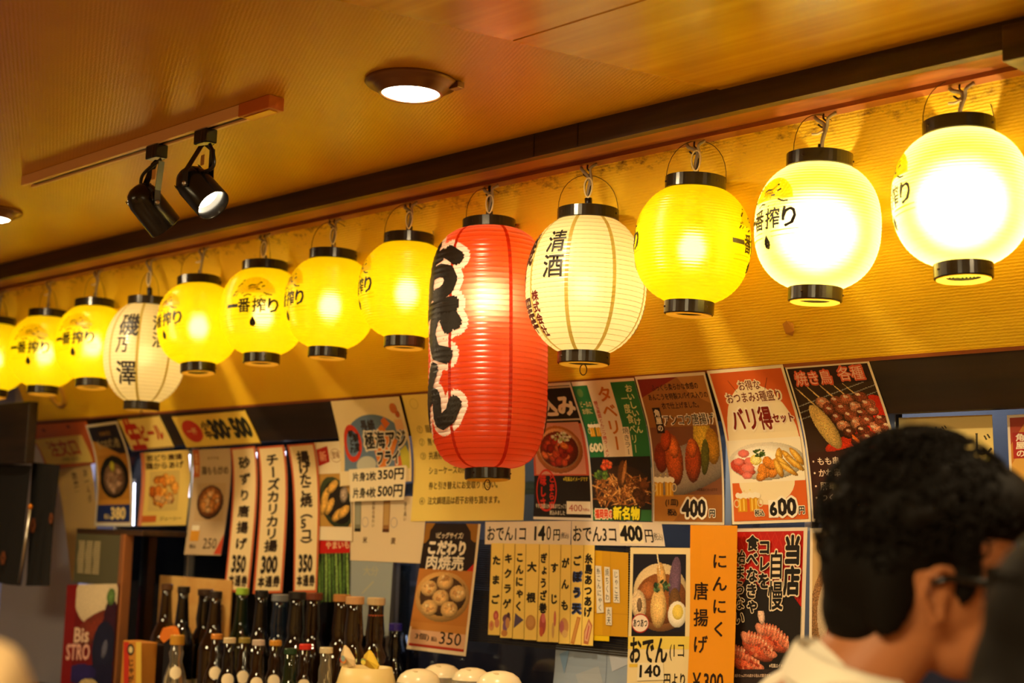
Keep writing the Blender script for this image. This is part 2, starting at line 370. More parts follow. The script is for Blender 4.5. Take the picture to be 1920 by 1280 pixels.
def poster(name, label, cat, corners, bg, els, off=.004, prof=paperY, group=None, parent=None, thick=.0006, rough=.42, wave=0):
    P = [onProf(x, y, prof, off) for x, y in corners]     # TL TR BR BL
    hgt = abs(P[0][2]-P[3][2]); n = max(1, int(math.ceil(hgt/.022)))
    def mp(a, b, o):
        a /= 100; b /= 100
        X = (P[0][0]*(1-a)+P[1][0]*a)*(1-b)+(P[3][0]*(1-a)+P[2][0]*a)*b
        Z = (P[0][2]*(1-a)+P[1][2]*a)*(1-b)+(P[3][2]*(1-a)+P[2][2]*a)*b
        Y = prof(Z)-off-o
        if wave: Y -= wave*(math.sin(b*7+1)*.5+.5)*(.6+.4*math.sin(a*5))
        return (X, Y, Z)
    # row-linear mapping so that print and sheet share the same facets
    def mp2(a, b, o):
        k = min(int(b/100*n), n-1); b0, b1 = k*100/n, (k+1)*100/n; t = (b-b0)/(b1-b0)
        p, q = mp(a, b0, o), mp(a, b1, o); return tuple(p[i]*(1-t)+q[i]*t for i in range(3))
    g = G(); cb = rgb(*bg); nx = 4 if wave else 1
    for o, flip in ((0, 0), (-thick, 1)):
        v = [mp(100*i/nx, 100*j/n, o) for j in range(n+1) for i in range(nx+1)]
        f = [(j*(nx+1)+i, (j+1)*(nx+1)+i, (j+1)*(nx+1)+i+1, j*(nx+1)+i+1) for j in range(n) for i in range(nx)]
        if flip: f = [q[::-1] for q in f]
        g.add(v, f, 0, cb)
    for s in (0, 100):
        v = []
        for j in range(n+1): v += [mp(s, 100*j/n, 0), mp(s, 100*j/n, -thick)]
        g.add(v, [(2*j, 2*j+1, 2*j+3, 2*j+2) if s else (2*j, 2*j+2, 2*j+3, 2*j+1) for j in range(n)], 0, cb)
    for i, e in enumerate(flat(els)):
        o = .00018+.00007*i + (.0006 if wave else 0)
        if e[0] == 'tri':
            c = rgb(*e[2])
            for it_, tr in enumerate(e[1]):
                if max(p[0] for p in tr) <= 0 or min(p[0] for p in tr) >= 100: continue
                tr = [(min(max(p[0], 0), 100), min(max(p[1], 0), 100)) for p in tr]
                for pl in split_rows(tr, n):
                    v = [mp2(p[0], p[1], o+(it_ % 997)*4e-8) for p in pl]
                    # orient towards the room (-Y)
                    a = sum((v[k][0]*v[(k+1) % len(v)][2]-v[(k+1) % len(v)][0]*v[k][2]) for k in range(len(v)))
                    if a < 0: v = v[::-1]
                    g.add(v, [tuple(range(len(v)))], 0, c)
        else:
            _, kind, x, y, w_, h_, res = e
            asp = (h_/100*hgt)/(w_/100*abs(P[1][0]-P[0][0])+1e-6); nw = res; nh = int(min(160, max(20, res*asp)))
            I = food(kind, nw, nh); v = [mp2(x+w_*i/nw, min(y+h_*j/nh, 100), o) for j in range(nh+1) for i in range(nw+1)]
            k = len(g.v); g.v += v; Il = np.where(I <= .04045, I/12.92, ((I+.055)/1.055)**2.4)
            for j in range(nh):
                for i in range(nw):
                    q = k+j*(nw+1)+i; g.f.append((q, q+nw+1, q+nw+2, q+1)); g.m.append(0); g.c.append(tuple(Il[j, i]))
    m = mat('printed_paper', rough=rough, spec=.35, attr=True)
    org = tuple(np.mean(P, axis=0)) if parent is None else tuple(parent.location)
    o = obj(name, g, m, parent, org=org)
    if parent is None: tag(o, label, cat, group)
    elif label: o['label'] = label
    return o

# ------------------------------------------------------------------ the setting
HC = CZ+.97                                         # ceiling height
XL, XR = -7.2, 2.6                                  # ends of the room
def rib_mat(name, base, c2, rough, period, axis_rot, strength, spec=.5, stain=None, dist=.0012, nscale=2.0):
    m = mat(name, base, rough=rough, spec=spec); nt = m.node_tree; b = nt.nodes['Principled BSDF']; L = nt.links.new
    tc = nt.nodes.new('ShaderNodeTexCoord')
    mp = nt.nodes.new('ShaderNodeMapping'); mp.inputs['Rotation'].default_value = axis_rot; L(tc.outputs['Object'], mp.inputs[0])
    wv = nt.nodes.new('ShaderNodeTexWave'); wv.bands_direction = 'X'; wv.inputs['Scale'].default_value = .314/period
    wv.inputs['Distortion'].default_value = 2.5; wv.inputs['Detail'].default_value = 2; wv.inputs['Detail Scale'].default_value = 3; L(mp.outputs[0], wv.inputs['Vector'])
    n = nt.nodes.new('ShaderNodeTexNoise'); n.inputs['Scale'].default_value = .9/period; n.inputs['Detail'].default_value = 1; L(tc.outputs['Object'], n.inputs['Vector'])
    ad = nt.nodes.new('ShaderNodeMath'); ad.operation = 'ADD'; L(wv.outputs['Fac'], ad.inputs[0]); L(n.outputs[0], ad.inputs[1])
    bp = nt.nodes.new('ShaderNodeBump'); bp.inputs['Strength'].default_value = strength; bp.inputs['Distance'].default_value = dist
    L(ad.outputs[0], bp.inputs['Height']); L(bp.outputs[0], b.inputs['Normal'])
    n2 = nt.nodes.new('ShaderNodeTexNoise'); n2.inputs['Scale'].default_value = nscale; n2.inputs['Detail'].default_value = 5; L(tc.outputs['Object'], n2.inputs['Vector'])
    r = nt.nodes.new('ShaderNodeValToRGB'); r.color_ramp.elements[0].position = .35; r.color_ramp.elements[1].position = .7
    r.color_ramp.elements[0].color = (*base, 1); r.color_ramp.elements[1].color = (*c2, 1); L(n2.outputs[0], r.inputs[0])
    out = r.outputs[0]
    if stain:                                       # grime and mould along the top edge of the panel
        z0, z1, sc_, colr = stain
        sp = nt.nodes.new('ShaderNodeSeparateXYZ'); L(tc.outputs['Object'], sp.inputs[0])
        mr = nt.nodes.new('ShaderNodeMapRange'); mr.inputs['From Min'].default_value = z0; mr.inputs['From Max'].default_value = z1; L(sp.outputs['Z'], mr.inputs['Value'])
        n3 = nt.nodes.new('ShaderNodeTexNoise'); n3.inputs['Scale'].default_value = sc_; n3.inputs['Detail'].default_value = 8; n3.inputs['Roughness'].default_value = .75
        mp3 = nt.nodes.new('ShaderNodeMapping'); mp3.inputs['Scale'].default_value = (1, 1, 2.2); L(tc.outputs['Object'], mp3.inputs[0]); L(mp3.outputs[0], n3.inputs['Vector'])
        mu = nt.nodes.new('ShaderNodeMath'); mu.operation = 'MULTIPLY'; L(mr.outputs[0], mu.inputs[0]); L(n3.outputs[0], mu.inputs[1])
        r3 = nt.nodes.new('ShaderNodeValToRGB'); r3.color_ramp.elements[0].position = .44; r3.color_ramp.elements[1].position = .62; L(mu.outputs[0], r3.inputs[0])
        mx = nt.nodes.new('ShaderNodeMix'); mx.data_type = 'RGBA'; L(r3.outputs[0], mx.inputs['Factor']); L(out, mx.inputs['A']); mx.inputs['B'].default_value = (*colr, 1); out = mx.outputs['Result']
    L(out, b.inputs['Base Color']); return m
def wood(name, base, c2, rough, scale=(1.2, 45, 45), coat=0, spec=.5):
    return mat(name, base, rough=rough, noise=(scale, c2), coat=coat, spec=spec)

pa, pb = onZ(100, 150, HC), onZ(100, 260, HC); ang = math.atan2(pb[1]-pa[1], pb[0]-pa[0])
m_ceil = rib_mat('embossed_ceiling_vinyl', rgb(208, 154, 16), rgb(192, 134, 10), .30, .0085, (0, 0, -(ang+PI/2)), .22, .5)
m_soff = rib_mat('ribbed_wallpaper', rgb(232, 190, 34), rgb(222, 172, 22), .55, .0062, (0, PI/2, 0), .5, .35, stain=(CZ+.70, CZ+.93, 26, rgb(96, 58, 14)))
m_cwood = wood('ceiling_wood_grain', rgb(206, 146, 20), rgb(226, 170, 34), .26, (1.4, 26, 1), spec=.5)
m_dark = wood('dark_stained_wood', rgb(46, 30, 18), rgb(70, 46, 26), .45, (1.5, 40, 40))
m_red = wood('reddish_moulding_wood', rgb(120, 60, 28), rgb(150, 84, 40), .4, (1.2, 30, 30))
m_board = wood('black_stained_board', rgb(26, 18, 12), rgb(44, 28, 16), .5, (2, 30, 30))
m_plain = mat('painted_wall', rgb(205, 170, 110), rough=.8)
def struct(name, g, m, **k):
    o = obj(name, g, m, **k); o['kind'] = 'structure'; return o
struct('floor', box((XL, -2.8, -.1), (XR, 4.2, 0)), mat('floor_tile', rgb(124, 96, 66), rough=.4, noise=((3, 3, 3), rgb(140, 108, 76))))
ceiling = struct('ceiling', box((XL, -2.8, HC), (XR, 4.2, HC+.1)), m_ceil)
# wood grain boards on the near half of the ceiling: two boards with a dark joint
w0, w1 = onZ(698, 12, HC), onZ(1345, 164, HC)
dx = (w1-w0)/np.linalg.norm(w1-w0)
def on_edge(y): t = (y-w0[1])/dx[1]; return w0[0]+dx[0]*t
YJ = onZ(1080, 36, HC)[1]
for i, (ya, yb) in enumerate(((YJ+.003, 2.455), (YJ-.62, YJ-.003), (YJ-1.24, YJ-.626), (YJ-1.86, YJ-1.246))):
    xa, xb = on_edge(ya), on_edge(yb); t = .004
    g = G(); v = [(xa, ya, HC-t), (XR-.01, ya, HC-t), (XR-.01, yb, HC-t), (xb, yb, HC-t)]; v += [(p[0], p[1], HC) for p in v]
    g.add(v, [(0, 3, 2, 1), (0, 1, 5, 4), (1, 2, 6, 5), (2, 3, 7, 6), (3, 0, 4, 7)])
    obj('wood_panel', g, m_cwood, ceiling)
# fascia board and moulding that carries the lanterns
SOFL = onProf(58, 790, soffY)[0]                    # left end of the sloping panel
beam = struct('trim_1', box((XL, 2.452, CZ+.912), (XR, 2.476, HC)), m_dark)
g = box((XL, 2.476, CZ+.921), (XR, 2.552, HC)); box((XL, 2.552, CZ+.926), (XR, 2.585, HC), g); box((XL, 2.585, CZ+.916), (XR, 2.64, HC), g)
struct('trim_2', g, m_red)
# joints in the fascia
for px, py in ((1083, 262), (1001, 282)):
    p = onY(px, py, 2.452); obj('joint', box((p[0]-.0015, 2.4505, CZ+.913), (p[0]+.0015, 2.453, HC-.001)), m_board, beam)
# end block of the moulding
p = onY(1893, 92, 2.47)
struct('trim_3', bbox((p[0], 2.44, CZ+.885), (p[0]+.09, 2.62, CZ+.955), .003), m_dark)
# sloping papered panel
ZT, ZB = CZ+.94, CZ+.425
g = G(); v = [(SOFL, soffY(ZT), ZT), (XR, soffY(ZT), ZT), (XR, soffY(ZB), ZB), (SOFL, soffY(ZB), ZB)]
v += [(p[0], p[1]+.02, p[2]) for p in v]
g.add(v, [(0, 1, 2, 3)[::-1], (4, 5, 6, 7), (0, 3, 7, 4), (3, 2, 6, 7), (0, 4, 5, 1), (1, 5, 6, 2)])
wall_front = struct('wall_front', g, m_soff)
# black board under it
ZB2 = CZ+.308
g = G(); e = .012
v = [(SOFL, soffY(ZB)-.002, ZB), (XR, soffY(ZB)-.002, ZB), (XR, soffY(ZB2)+.001, ZB2), (SOFL, soffY(ZB2)+.001, ZB2)]
v += [(p[0], p[1]+.03, p[2]) for p in v]
g.add(v, [(3, 2, 1, 0), (4, 5, 6, 7), (0, 3, 7, 4), (3, 2, 6, 7), (0, 4, 5, 1), (1, 5, 6, 2)])
struct('trim_4', g, m_board)
g = G(); a = soffY(ZB)
g.add([(SOFL, a-.006, ZB+.003), (XR, a-.006, ZB+.003), (XR, a-.0015, ZB-.005), (SOFL, a-.0015, ZB-.005), (SOFL, a+.004, ZB+.003), (XR, a+.004, ZB+.003)], [(0, 3, 2, 1), (0, 1, 5, 4)])
struct('trim_5', g, m_red)
# torn flap of the wallpaper
c = onProf(1482, 617, soffY); g = G(); pts = [(-.016, .012), (.0, .018), (.014, .012), (.013, -.006), (.003, -.016), (-.012, -.01)]
g.add([(c[0]+a_, soffY(c[2]+b_)-.003-.004*(i % 2), c[2]+b_) for i, (a_, b_) in enumerate(pts)], [(0, 5, 4, 3, 2, 1)])
obj('torn_flap', g, mat('torn_paper', rgb(176, 120, 40), rough=.7), wall_front)
# outer walls of the room and of the kitchen behind
struct('wall_left', box((XL-.1, -2.8, 0), (XL, 4.2, HC)), mat('steel_lilac_wall', rgb(150, 148, 160), rough=.45))
struct('wall_right', box((XR, -2.8, 0), (XR+.1, 4.2, HC)), m_plain)
struct('wall_back', box((XL, -2.9, 0), (XR, -2.8, HC)), m_plain)
struct('wall_kitchen', box((XL, 4.2, 0), (XR, 4.3, HC)), mat('kitchen_wall', rgb(60, 52, 46), rough=.5, noise=((2, 2, 3), rgb(40, 36, 36))))
# counter with its front, bottles stand on it
ZC_ = .80
ctr = thing('counter', 'dark wooden serving counter running under the posters', 'counter', (-3.5, 2.7, 0))
obj('counter_top', bbox((-6.0, 2.42, ZC_-.045), (XR-.05, 3.08, ZC_), .004), m_dark, ctr, org=(-3.5, 2.7, 0))
obj('counter_front', box((-5.95, 2.50, .0), (XR-.06, 2.54, ZC_-.045)), m_red, ctr, org=(-3.5, 2.7, 0))
# glass behind the papers
mg = bpy.data.materials.new('window_glass'); mg.use_nodes = True; nt = mg.node_tree; nt.nodes.clear()
o_ = nt.nodes.new('ShaderNodeOutputMaterial'); mx = nt.nodes.new('ShaderNodeMixShader'); fr = nt.nodes.new('ShaderNodeFresnel'); tr = nt.nodes.new('ShaderNodeBsdfTransparent'); gl = nt.nodes.new('ShaderNodeBsdfGlossy')
tr.inputs[0].default_value = (.86, .88, .9, 1); gl.inputs['Roughness'].default_value = .06; fr.inputs[0].default_value = 1.3
nt.links.new(fr.outputs[0], mx.inputs[0]); nt.links.new(tr.outputs[0], mx.inputs[1]); nt.links.new(gl.outputs[0], mx.inputs[2]); nt.links.new(mx.outputs[0], o_.inputs[0])
m_alu = mat('aluminium', rgb(190, 185, 175), rough=.3, metal=1)
win = struct('window_1', box((-5.35, 3.012, ZC_+.03), (-.3, 3.016, ZB2+.02)), mg)
for px in (352, 735, 1180, 1365, 1515, 1672):
    q = onY(px, 1000, 3.0); obj('mullion', bbox((q[0]-.011, 3.0, ZC_), (q[0]+.011, 3.03, ZB2+.02), .002), m_alu, win)
obj('sill', bbox((-5.35, 2.995, ZC_), (-.3, 3.035, ZC_+.03), .003), m_alu, win)

# ------------------------------------------------------------------ lanterns
def paper_mat(name, col, trans_col, refr=.16, rough=.55, alpha_t=.72, rcol=None, ior=1.2):
    m = bpy.data.materials.new(name); m.use_nodes = True; nt = m.node_tree; nt.nodes.clear(); L = nt.links.new; N = nt.nodes.new
    out = N('ShaderNodeOutputMaterial'); d = N('ShaderNodeBsdfDiffuse'); t = N('ShaderNodeBsdfTranslucent'); r = N('ShaderNodeBsdfRefraction'); g = N('ShaderNodeBsdfGlossy')
    d.inputs[0].default_value = (*col, 1); t.inputs[0].default_value = (*trans_col, 1); r.inputs[0].default_value = (*(rcol or trans_col), 1)
    r.inputs['Roughness'].default_value = rough; r.inputs['IOR'].default_value = ior
    g.inputs['Roughness'].default_value = .28; g.inputs[0].default_value = (1, 1, 1, 1)
    m1 = N('ShaderNodeMixShader'); m1.inputs[0].default_value = alpha_t; L(d.outputs[0], m1.inputs[1]); L(t.outputs[0], m1.inputs[2])
    m2 = N('ShaderNodeMixShader'); m2.inputs[0].default_value = refr; L(m1.outputs[0], m2.inputs[1]); L(r.outputs[0], m2.inputs[2])
    m3 = N('ShaderNodeMixShader'); m3.inputs[0].default_value = .045; L(m2.outputs[0], m3.inputs[1]); L(g.outputs[0], m3.inputs[2]); L(m3.outputs[0], out.inputs[0])
    return m
m_yel = paper_mat('yellow_lantern_vinyl', rgb(250, 218, 14), (1.0, .86, .003), .12, rcol=(1, .92, .40), rough=.5)
m_yel_glare = paper_mat('glare_yellow_lantern_vinyl', rgb(250, 226, 60), (1.0, .90, .010), .44, rcol=(1, .95, .62), rough=1.0, ior=1.5)  # same vinyl; glare of the two right lanterns put into a paler, clearer colour
m_whi = paper_mat('white_lantern_paper', rgb(240, 232, 190), (1.0, .90, .55), .02)
m_rd = paper_mat('red_lantern_vinyl', rgb(235, 78, 30), (1.0, .13, .015), .22, rough=.9, rcol=(1, .62, .42), ior=1.4)
m_ringb = mat('black_plastic_ring', rgb(38, 30, 18), rough=.22, spec=.6)
m_ink = mat('black_print', rgb(28, 20, 12), rough=.45)
m_inkgrey = paper_mat('thin_grey_print', rgb(224, 188, 16), (.86, .72, .003), .10, rcol=(.9, .8, .34))
m_inkred = mat('maroon_print', rgb(110, 24, 12), rough=.5)
m_inkwhite = paper_mat('white_print', rgb(250, 244, 230), (.95, .82, .62), .03, alpha_t=.45)
m_seamw = paper_mat('white_lantern_seam', rgb(205, 190, 110), (.60, .50, .16), .02)
m_seamr = paper_mat('red_lantern_seam', rgb(190, 50, 12), (.62, .05, .006), .05)
m_wire = mat('thin_wire', rgb(90, 66, 34), rough=.35, metal=.8)
m_cable = mat('grey_cable', rgb(150, 132, 104), rough=.5)
m_cablew = mat('white_cable', rgb(235, 215, 160), rough=.5)
m_tape = mat('black_tape', rgb(24, 18, 14), rough=.35)
m_hook = mat('dark_hook', rgb(60, 38, 22), rough=.4, metal=.6)
m_rim = paper_mat('amber_glow_rim', rgb(230, 260, 50), (.9, .45, .05), .10)  # amber tint stands in for the lit opening inside the bottom ring
def bulb_mat(s):
    return mat('bulb_%d' % int(s*10), (1, 1, 1), rough=.4, emit=(1, .80, .46), es=s)
def prof_r(R_, Hh, rt, rb, n):                       # body radius at height t (0 top .. 1 bottom)
    def f(t):
        u = 2*t-1; e = rt if u < 0 else rb; k = 1-(e/R_)**n
        return R_*max(1e-4, (1-k*abs(u)**n))**(1/n)
    return f
def make_lantern(name, cat, body_m, R_, H, rt, rb, n, ribs, amp, cap=.030, seams=0, seam_m=None, ring_rib=False, bulb=60, bdz=-.15, drop=.11, mask=None):
    """origin: centre of the top ring's upper edge; hangs down -z"""
    root = bpy.data.objects.new(name, None); sc.collection.objects.link(root); root.empty_display_size = .05
    Hb = H-2*cap; f = prof_r(R_, Hb, rt, rb, n)
    def rr(t): return f(t) + amp*(abs(math.sin(PI*ribs*t))-.6)
    pr = []; N = ribs*6
    for i in range(N+1): t = i/N; pr.append((rr(t), -cap-Hb*t))
    sg = 72 if mask is None else 480; gb = lathe(pr, sg); gb.f = [q[::-1] for q in gb.f]
    if mask is not None:                            # the part of the vinyl left white round the characters
        NU, NV = sg, N; Mk = np.zeros((NV, NU), bool); Rm = rr(.5)
        for tri in mask:
            for th in (0, PI):
                P_ = [((th+p[0]/Rm)/(2*PI)*NU, p[1]/Hb*NV) for p in tri]
                x0_, x1_ = int(min(p[0] for p in P_))-1, int(max(p[0] for p in P_))+2; y0_, y1_ = max(0, int(min(p[1] for p in P_))-1), min(NV, int(max(p[1] for p in P_))+2)
                if y1_ <= y0_: continue
                yy, xx = np.mgrid[y0_:y1_, x0_:x1_]; X_ = xx+.5; Y_ = yy+.5; (ax, ay), (bx_, by_), (cx, cy) = P_
                d1 = (X_-bx_)*(ay-by_)-(ax-bx_)*(Y_-by_); d2 = (X_-cx)*(by_-cy)-(bx_-cx)*(Y_-cy); d3 = (X_-ax)*(cy-ay)-(cx-ax)*(Y_-ay)
                ins = ~(((d1 < 0) | (d2 < 0) | (d3 < 0)) & ((d1 > 0) | (d2 > 0) | (d3 > 0)))
                Mk[yy[ins], xx[ins] % NU] = True
        gb.m = [int(b_) for b_ in Mk.ravel()]
    obj('paper_body', gb, [body_m] if mask is None else [body_m, m_inkwhite], root, smooth=True)
    for nm, r_, z0 in (('top_ring', rt, 0), ('bottom_ring', rb, -H+cap)):
        g = lathe([(r_+.001, z0-cap-.001), (r_+.0035, z0-cap+.001), (r_+.0035, z0-.001), (r_+.001, z0), (r_-.002, z0-.001), (r_-.002, z0-cap)], 48)
        o = obj(nm, g, m_ringb, root, smooth=False)
        for a in (.4, 2.5, 4.6): ellipsoid(((r_+.0035)*math.cos(a), (r_+.0035)*math.sin(a), z0-cap/2), (.0025, .0025, .0025), gg := G(), seg=8, ring=6); obj('rivet', gg, m_hook, o)
    obj('glow_rim', lathe([(rb-.003, -H+cap*.9), (rb-.001, -H-.002), (rb-.006, -H-.004), (rb-.02, -H+.002)], 40), m_rim, root, smooth=True)
    if seams:
        g = G()
        for k in range(seams):
            a = 2*PI*(k+.35)/seams; v = []; fc = []; hw = .0045
            for i in range(N+1):
                t = i/N; r_ = rr(t)+.0007; da = hw/r_
                v += [(r_*math.cos(a-da), r_*math.sin(a-da), -cap-Hb*t), (r_*math.cos(a+da), r_*math.sin(a+da), -cap-Hb*t)]
            g.add(v, [(2*i, 2*i+1, 2*i+3, 2*i+2) for i in range(N)])
        obj('seam', g, seam_m, root, smooth=True)
    g = G()
    if amp > 0 and ring_rib:
        for k in range(1, ribs):
            t = k/ribs; r_ = f(t)-amp*.55; z = -cap-Hb*t; lathe([(r_+.0006*math.cos(q), z+.0005*math.sin(q)) for q in np.linspace(0, 2*PI, 5)], 48, g)
        obj('hoop', g, seam_m or m_wire, root)
    # bulb and socket, cord
    bz = -cap-Hb*(.5+bdz) if False else -H*.5-.01
    g = lathe([(.0001, bz-.028), (.014, bz-.024), (.024, bz-.010), (.026, bz+.004), (.02, bz+.02), (.0135, bz+.034)], 16)
    obj('bulb', g, bulb_mat(bulb), root, smooth=True)
    g = lathe([(.0135, bz+.034), (.016, bz+.036), (.016, bz+.07), (.006, bz+.078)], 14); tube([(0, 0, bz+.076), (0, 0, .012)], .003, 6, g)
    obj('socket', g, m_tape, root, smooth=True)
    # wire bail
    pts = [((rt+.003)*math.cos(t_), 0, -.012+(.012+drop*.78)*math.sin(t_)**.8 if math.sin(t_) > 0 else -.012) for t_ in np.linspace(0, PI, 17)]
    obj('wire_handle', tube(pts, .0009, 5), m_wire, root)
    return root, rr, cap, Hb
def wrap(tris, rr, cap, Hb, theta, lift=.0011, maxe=.012):
    """tris in metres: x right (arc length), y down from the body's top; wrapped round the body"""
    bm = bmesh.new()
    for t in tris:
        try: bm.faces.new([bm.verts.new((p[0], p[1], 0)) for p in t])
        except ValueError: pass
    bmesh.ops.remove_doubles(bm, verts=bm.verts[:], dist=1e-6)
    for _ in range(5):
        es = [e_ for e_ in bm.edges if e_.calc_length() > maxe]
        if not es: break
        bmesh.ops.subdivide_edges(bm, edges=es, cuts=1); bmesh.ops.triangulate(bm, faces=bm.faces[:])
    Rm = max(rr(.5), .05); g = G(); bm.verts.ensure_lookup_table(); v = []
    for q in bm.verts:
        t = min(max(q.co.y/Hb, .002), .998); r_ = rr(t)+lift; a = theta+q.co.x/Rm
        v.append((r_*math.cos(a), r_*math.sin(a), -cap-q.co.y))
    f = []
    for fc in bm.faces:
        i = [q.index for q in fc.verts]; a, b, c = [Vector(v[k]) for k in i[:3]]
        nrm_ = (b-a).cross(c-a); f.append(tuple(i) if nrm_.dot(Vector((a.x, a.y, 0))) > 0 else tuple(i[::-1]))
    g.add(v, f); bm.free(); return g
def place_lantern(root, tx, ty, bx, by, spin, Y=2.6):
    a, b = onY(tx, ty, Y), onY(bx, by, Y); d = nrm(a-b)
    lean = math.atan2(d[0], d[2]); view = math.atan2(-a[1], -a[0])
    root.matrix_world = Matrix.Translation(Vector(a)) @ Matrix.Rotation(lean, 4, 'Y') @ Matrix.Rotation(view+math.radians(spin), 4, 'Z')
    return a
def copy_tree(o, parent=None):
    c = o.copy(); sc.collection.objects.link(c); c.parent = parent
    for k in ('label', 'category', 'group'):
        if k in c and parent is None: del c[k]
    for ch in o.children: copy_tree(ch, c)
    return c
# yellow lantern with print on two sides. Print is centred on local angle 0 and 180 degrees.
yel, rr, cap, Hb = make_lantern('paper_lantern', 'lantern', m_yel, .131, .314, .066, .053, 2.35, 38, .0017, cap=.029, bulb=40)
def tt(L): return L
blk, gry = [], []
tw = .175
for ch, x in (('一', -.088), ('番', -.047), ('搾', -.0015), ('り', .045)):
    hh = .042; blk += htext(ch, x, .106+(hh*.42 if ch == '一' else 0), .039 if ch != 'り' else .030, .007 if ch == '一' else hh, .029)
def tri_poly(p): return [[p[0], p[i], p[i+1]] for i in range(1, len(p)-1)]
def disc(cx, cy, rx, ry, n=28, a0=0, a1=2*PI): return tri_poly([(cx, cy)]+[(cx+rx*math.cos(a0+(a1-a0)*i/n), cy+ry*math.sin(a0+(a1-a0)*i/n)) for i in range(n+1)])
def stroke(pts, w_):
    out = []
    for i in range(len(pts)-1):
        (x0, y0), (x1, y1) = pts[i], pts[i+1]; l = math.hypot(x1-x0, y1-y0)+1e-9; nx, ny = -(y1-y0)/l*w_/2, (x1-x0)/l*w_/2
        a, b, c, d = (x0+nx, y0+ny), (x1+nx, y1+ny), (x1-nx, y1-ny), (x0-nx, y0-ny); out += [[a, b, c], [a, c, d]]
    return out
# drop
dp = [(0, .160)]+[(.0095*math.sin(q), .179-.0105*math.cos(q)) for q in np.linspace(.9, 2*PI-.9, 16)]
blk += tri_poly(dp)
# pale arc of print above the characters with its running beast in broken strokes
gry += disc(.004, .088, .062, .050, 30, PI, 2*PI)
for k in range(2): gry += stroke([(-.08, .157+k*.010), (-.014, .155+k*.010)], .0022); gry += stroke([(.014, .155+k*.010), (.085, .152+k*.010)], .0022)
for s in ([(-.055, .070), (-.048, .062), (-.040, .058)], [(-.062, .086), (-.052, .082)], [(-.02, .070), (-.008, .064), (.004, .066), (.014, .062), (.020, .055), (.026, .057)],
          [(-.03, .100), (-.018, .094), (-.006, .096)], [(.03, .088), (.044, .094), (.056, .094)], [(.008, .078), (.020, .078)], [(-.04, .052), (-.034, .048)], [(.024, .070), (.034, .066)], [(-.068, .098), (-.06, .090)]):
    blk += stroke(s, .0036)
gry2 = disc(-.002, .073, .017, .0065, 12)
for k in range(5): blk += stroke([(-.016+k*.006, .078-.002*k), (-.010+k*.006, .070+.001*k)], .0016)
gry += gry2
for k in range(6): blk += stroke([(-.058+k*.019, .098-.006*math.sin(k*1.3)), (-.050+k*.019, .094-.006*math.sin(k*1.3+.6))], .0018)
for k in range(9): x = -.05+k*.0115; gry += stroke([(x, .085+.004*math.sin(k)), (x+.010, .080)], .002)
for th in (0, PI):
    obj('lettering', wrap(blk, rr, cap, Hb, th, .0014), m_ink, yel, smooth=True)
    obj('pale_print', wrap(gry, rr, cap, Hb, th, .0009), m_inkgrey, yel, smooth=True)['kind'] = 'stuff'
for c_ in yel.children:
    if c_.name.startswith('pale_print'): c_['label'] = 'pale grey printed crest and small lines'
LAN = [  # top ring centre px, bottom ring centre px, print turn, bulb, label
 (1797, 228, 1808, 556, -78, 260, 'brightest yellow paper lantern at the right end of the row, nearly white with light'),
 (1537, 290, 1527, 595, -52, 190, 'glaring yellow paper lantern second from the right, white in its middle'),
 (1305, 333, 1290, 614, -99, 30, 'yellow paper lantern between the big white lantern and the glaring one'),
 (767, 440, 757, 672, -79, 30, 'yellow paper lantern just left of the tall red lantern, partly behind it'),
 (625, 470, 612, 692, -68, 30, 'yellow paper lantern two places left of the red lantern, white glow in its middle'),
 (497, 492, 489, 704, -14, 30, 'yellow paper lantern third left of the red one, its black characters facing forward'),
 (373, 521, 371, 722, -57, 30, 'yellow paper lantern right beside the small white lantern, characters on its left half'),
 (178, 563, 170, 745, -32, 30, 'yellow paper lantern just left of the small white lantern'),
 (90, 582, 78, 757, -27, 30, 'second yellow paper lantern from the left edge of the picture'),
 (-6, 597, -16, 772, -34, 30, 'leftmost yellow paper lantern, cut by the left edge of the picture')]
HOOKS = [(1800, 142), (1545, 203), (1303, 258), (770, 375), (628, 408), (497, 437), (383, 468), (185, 512), (95, 530), (5, 553)]
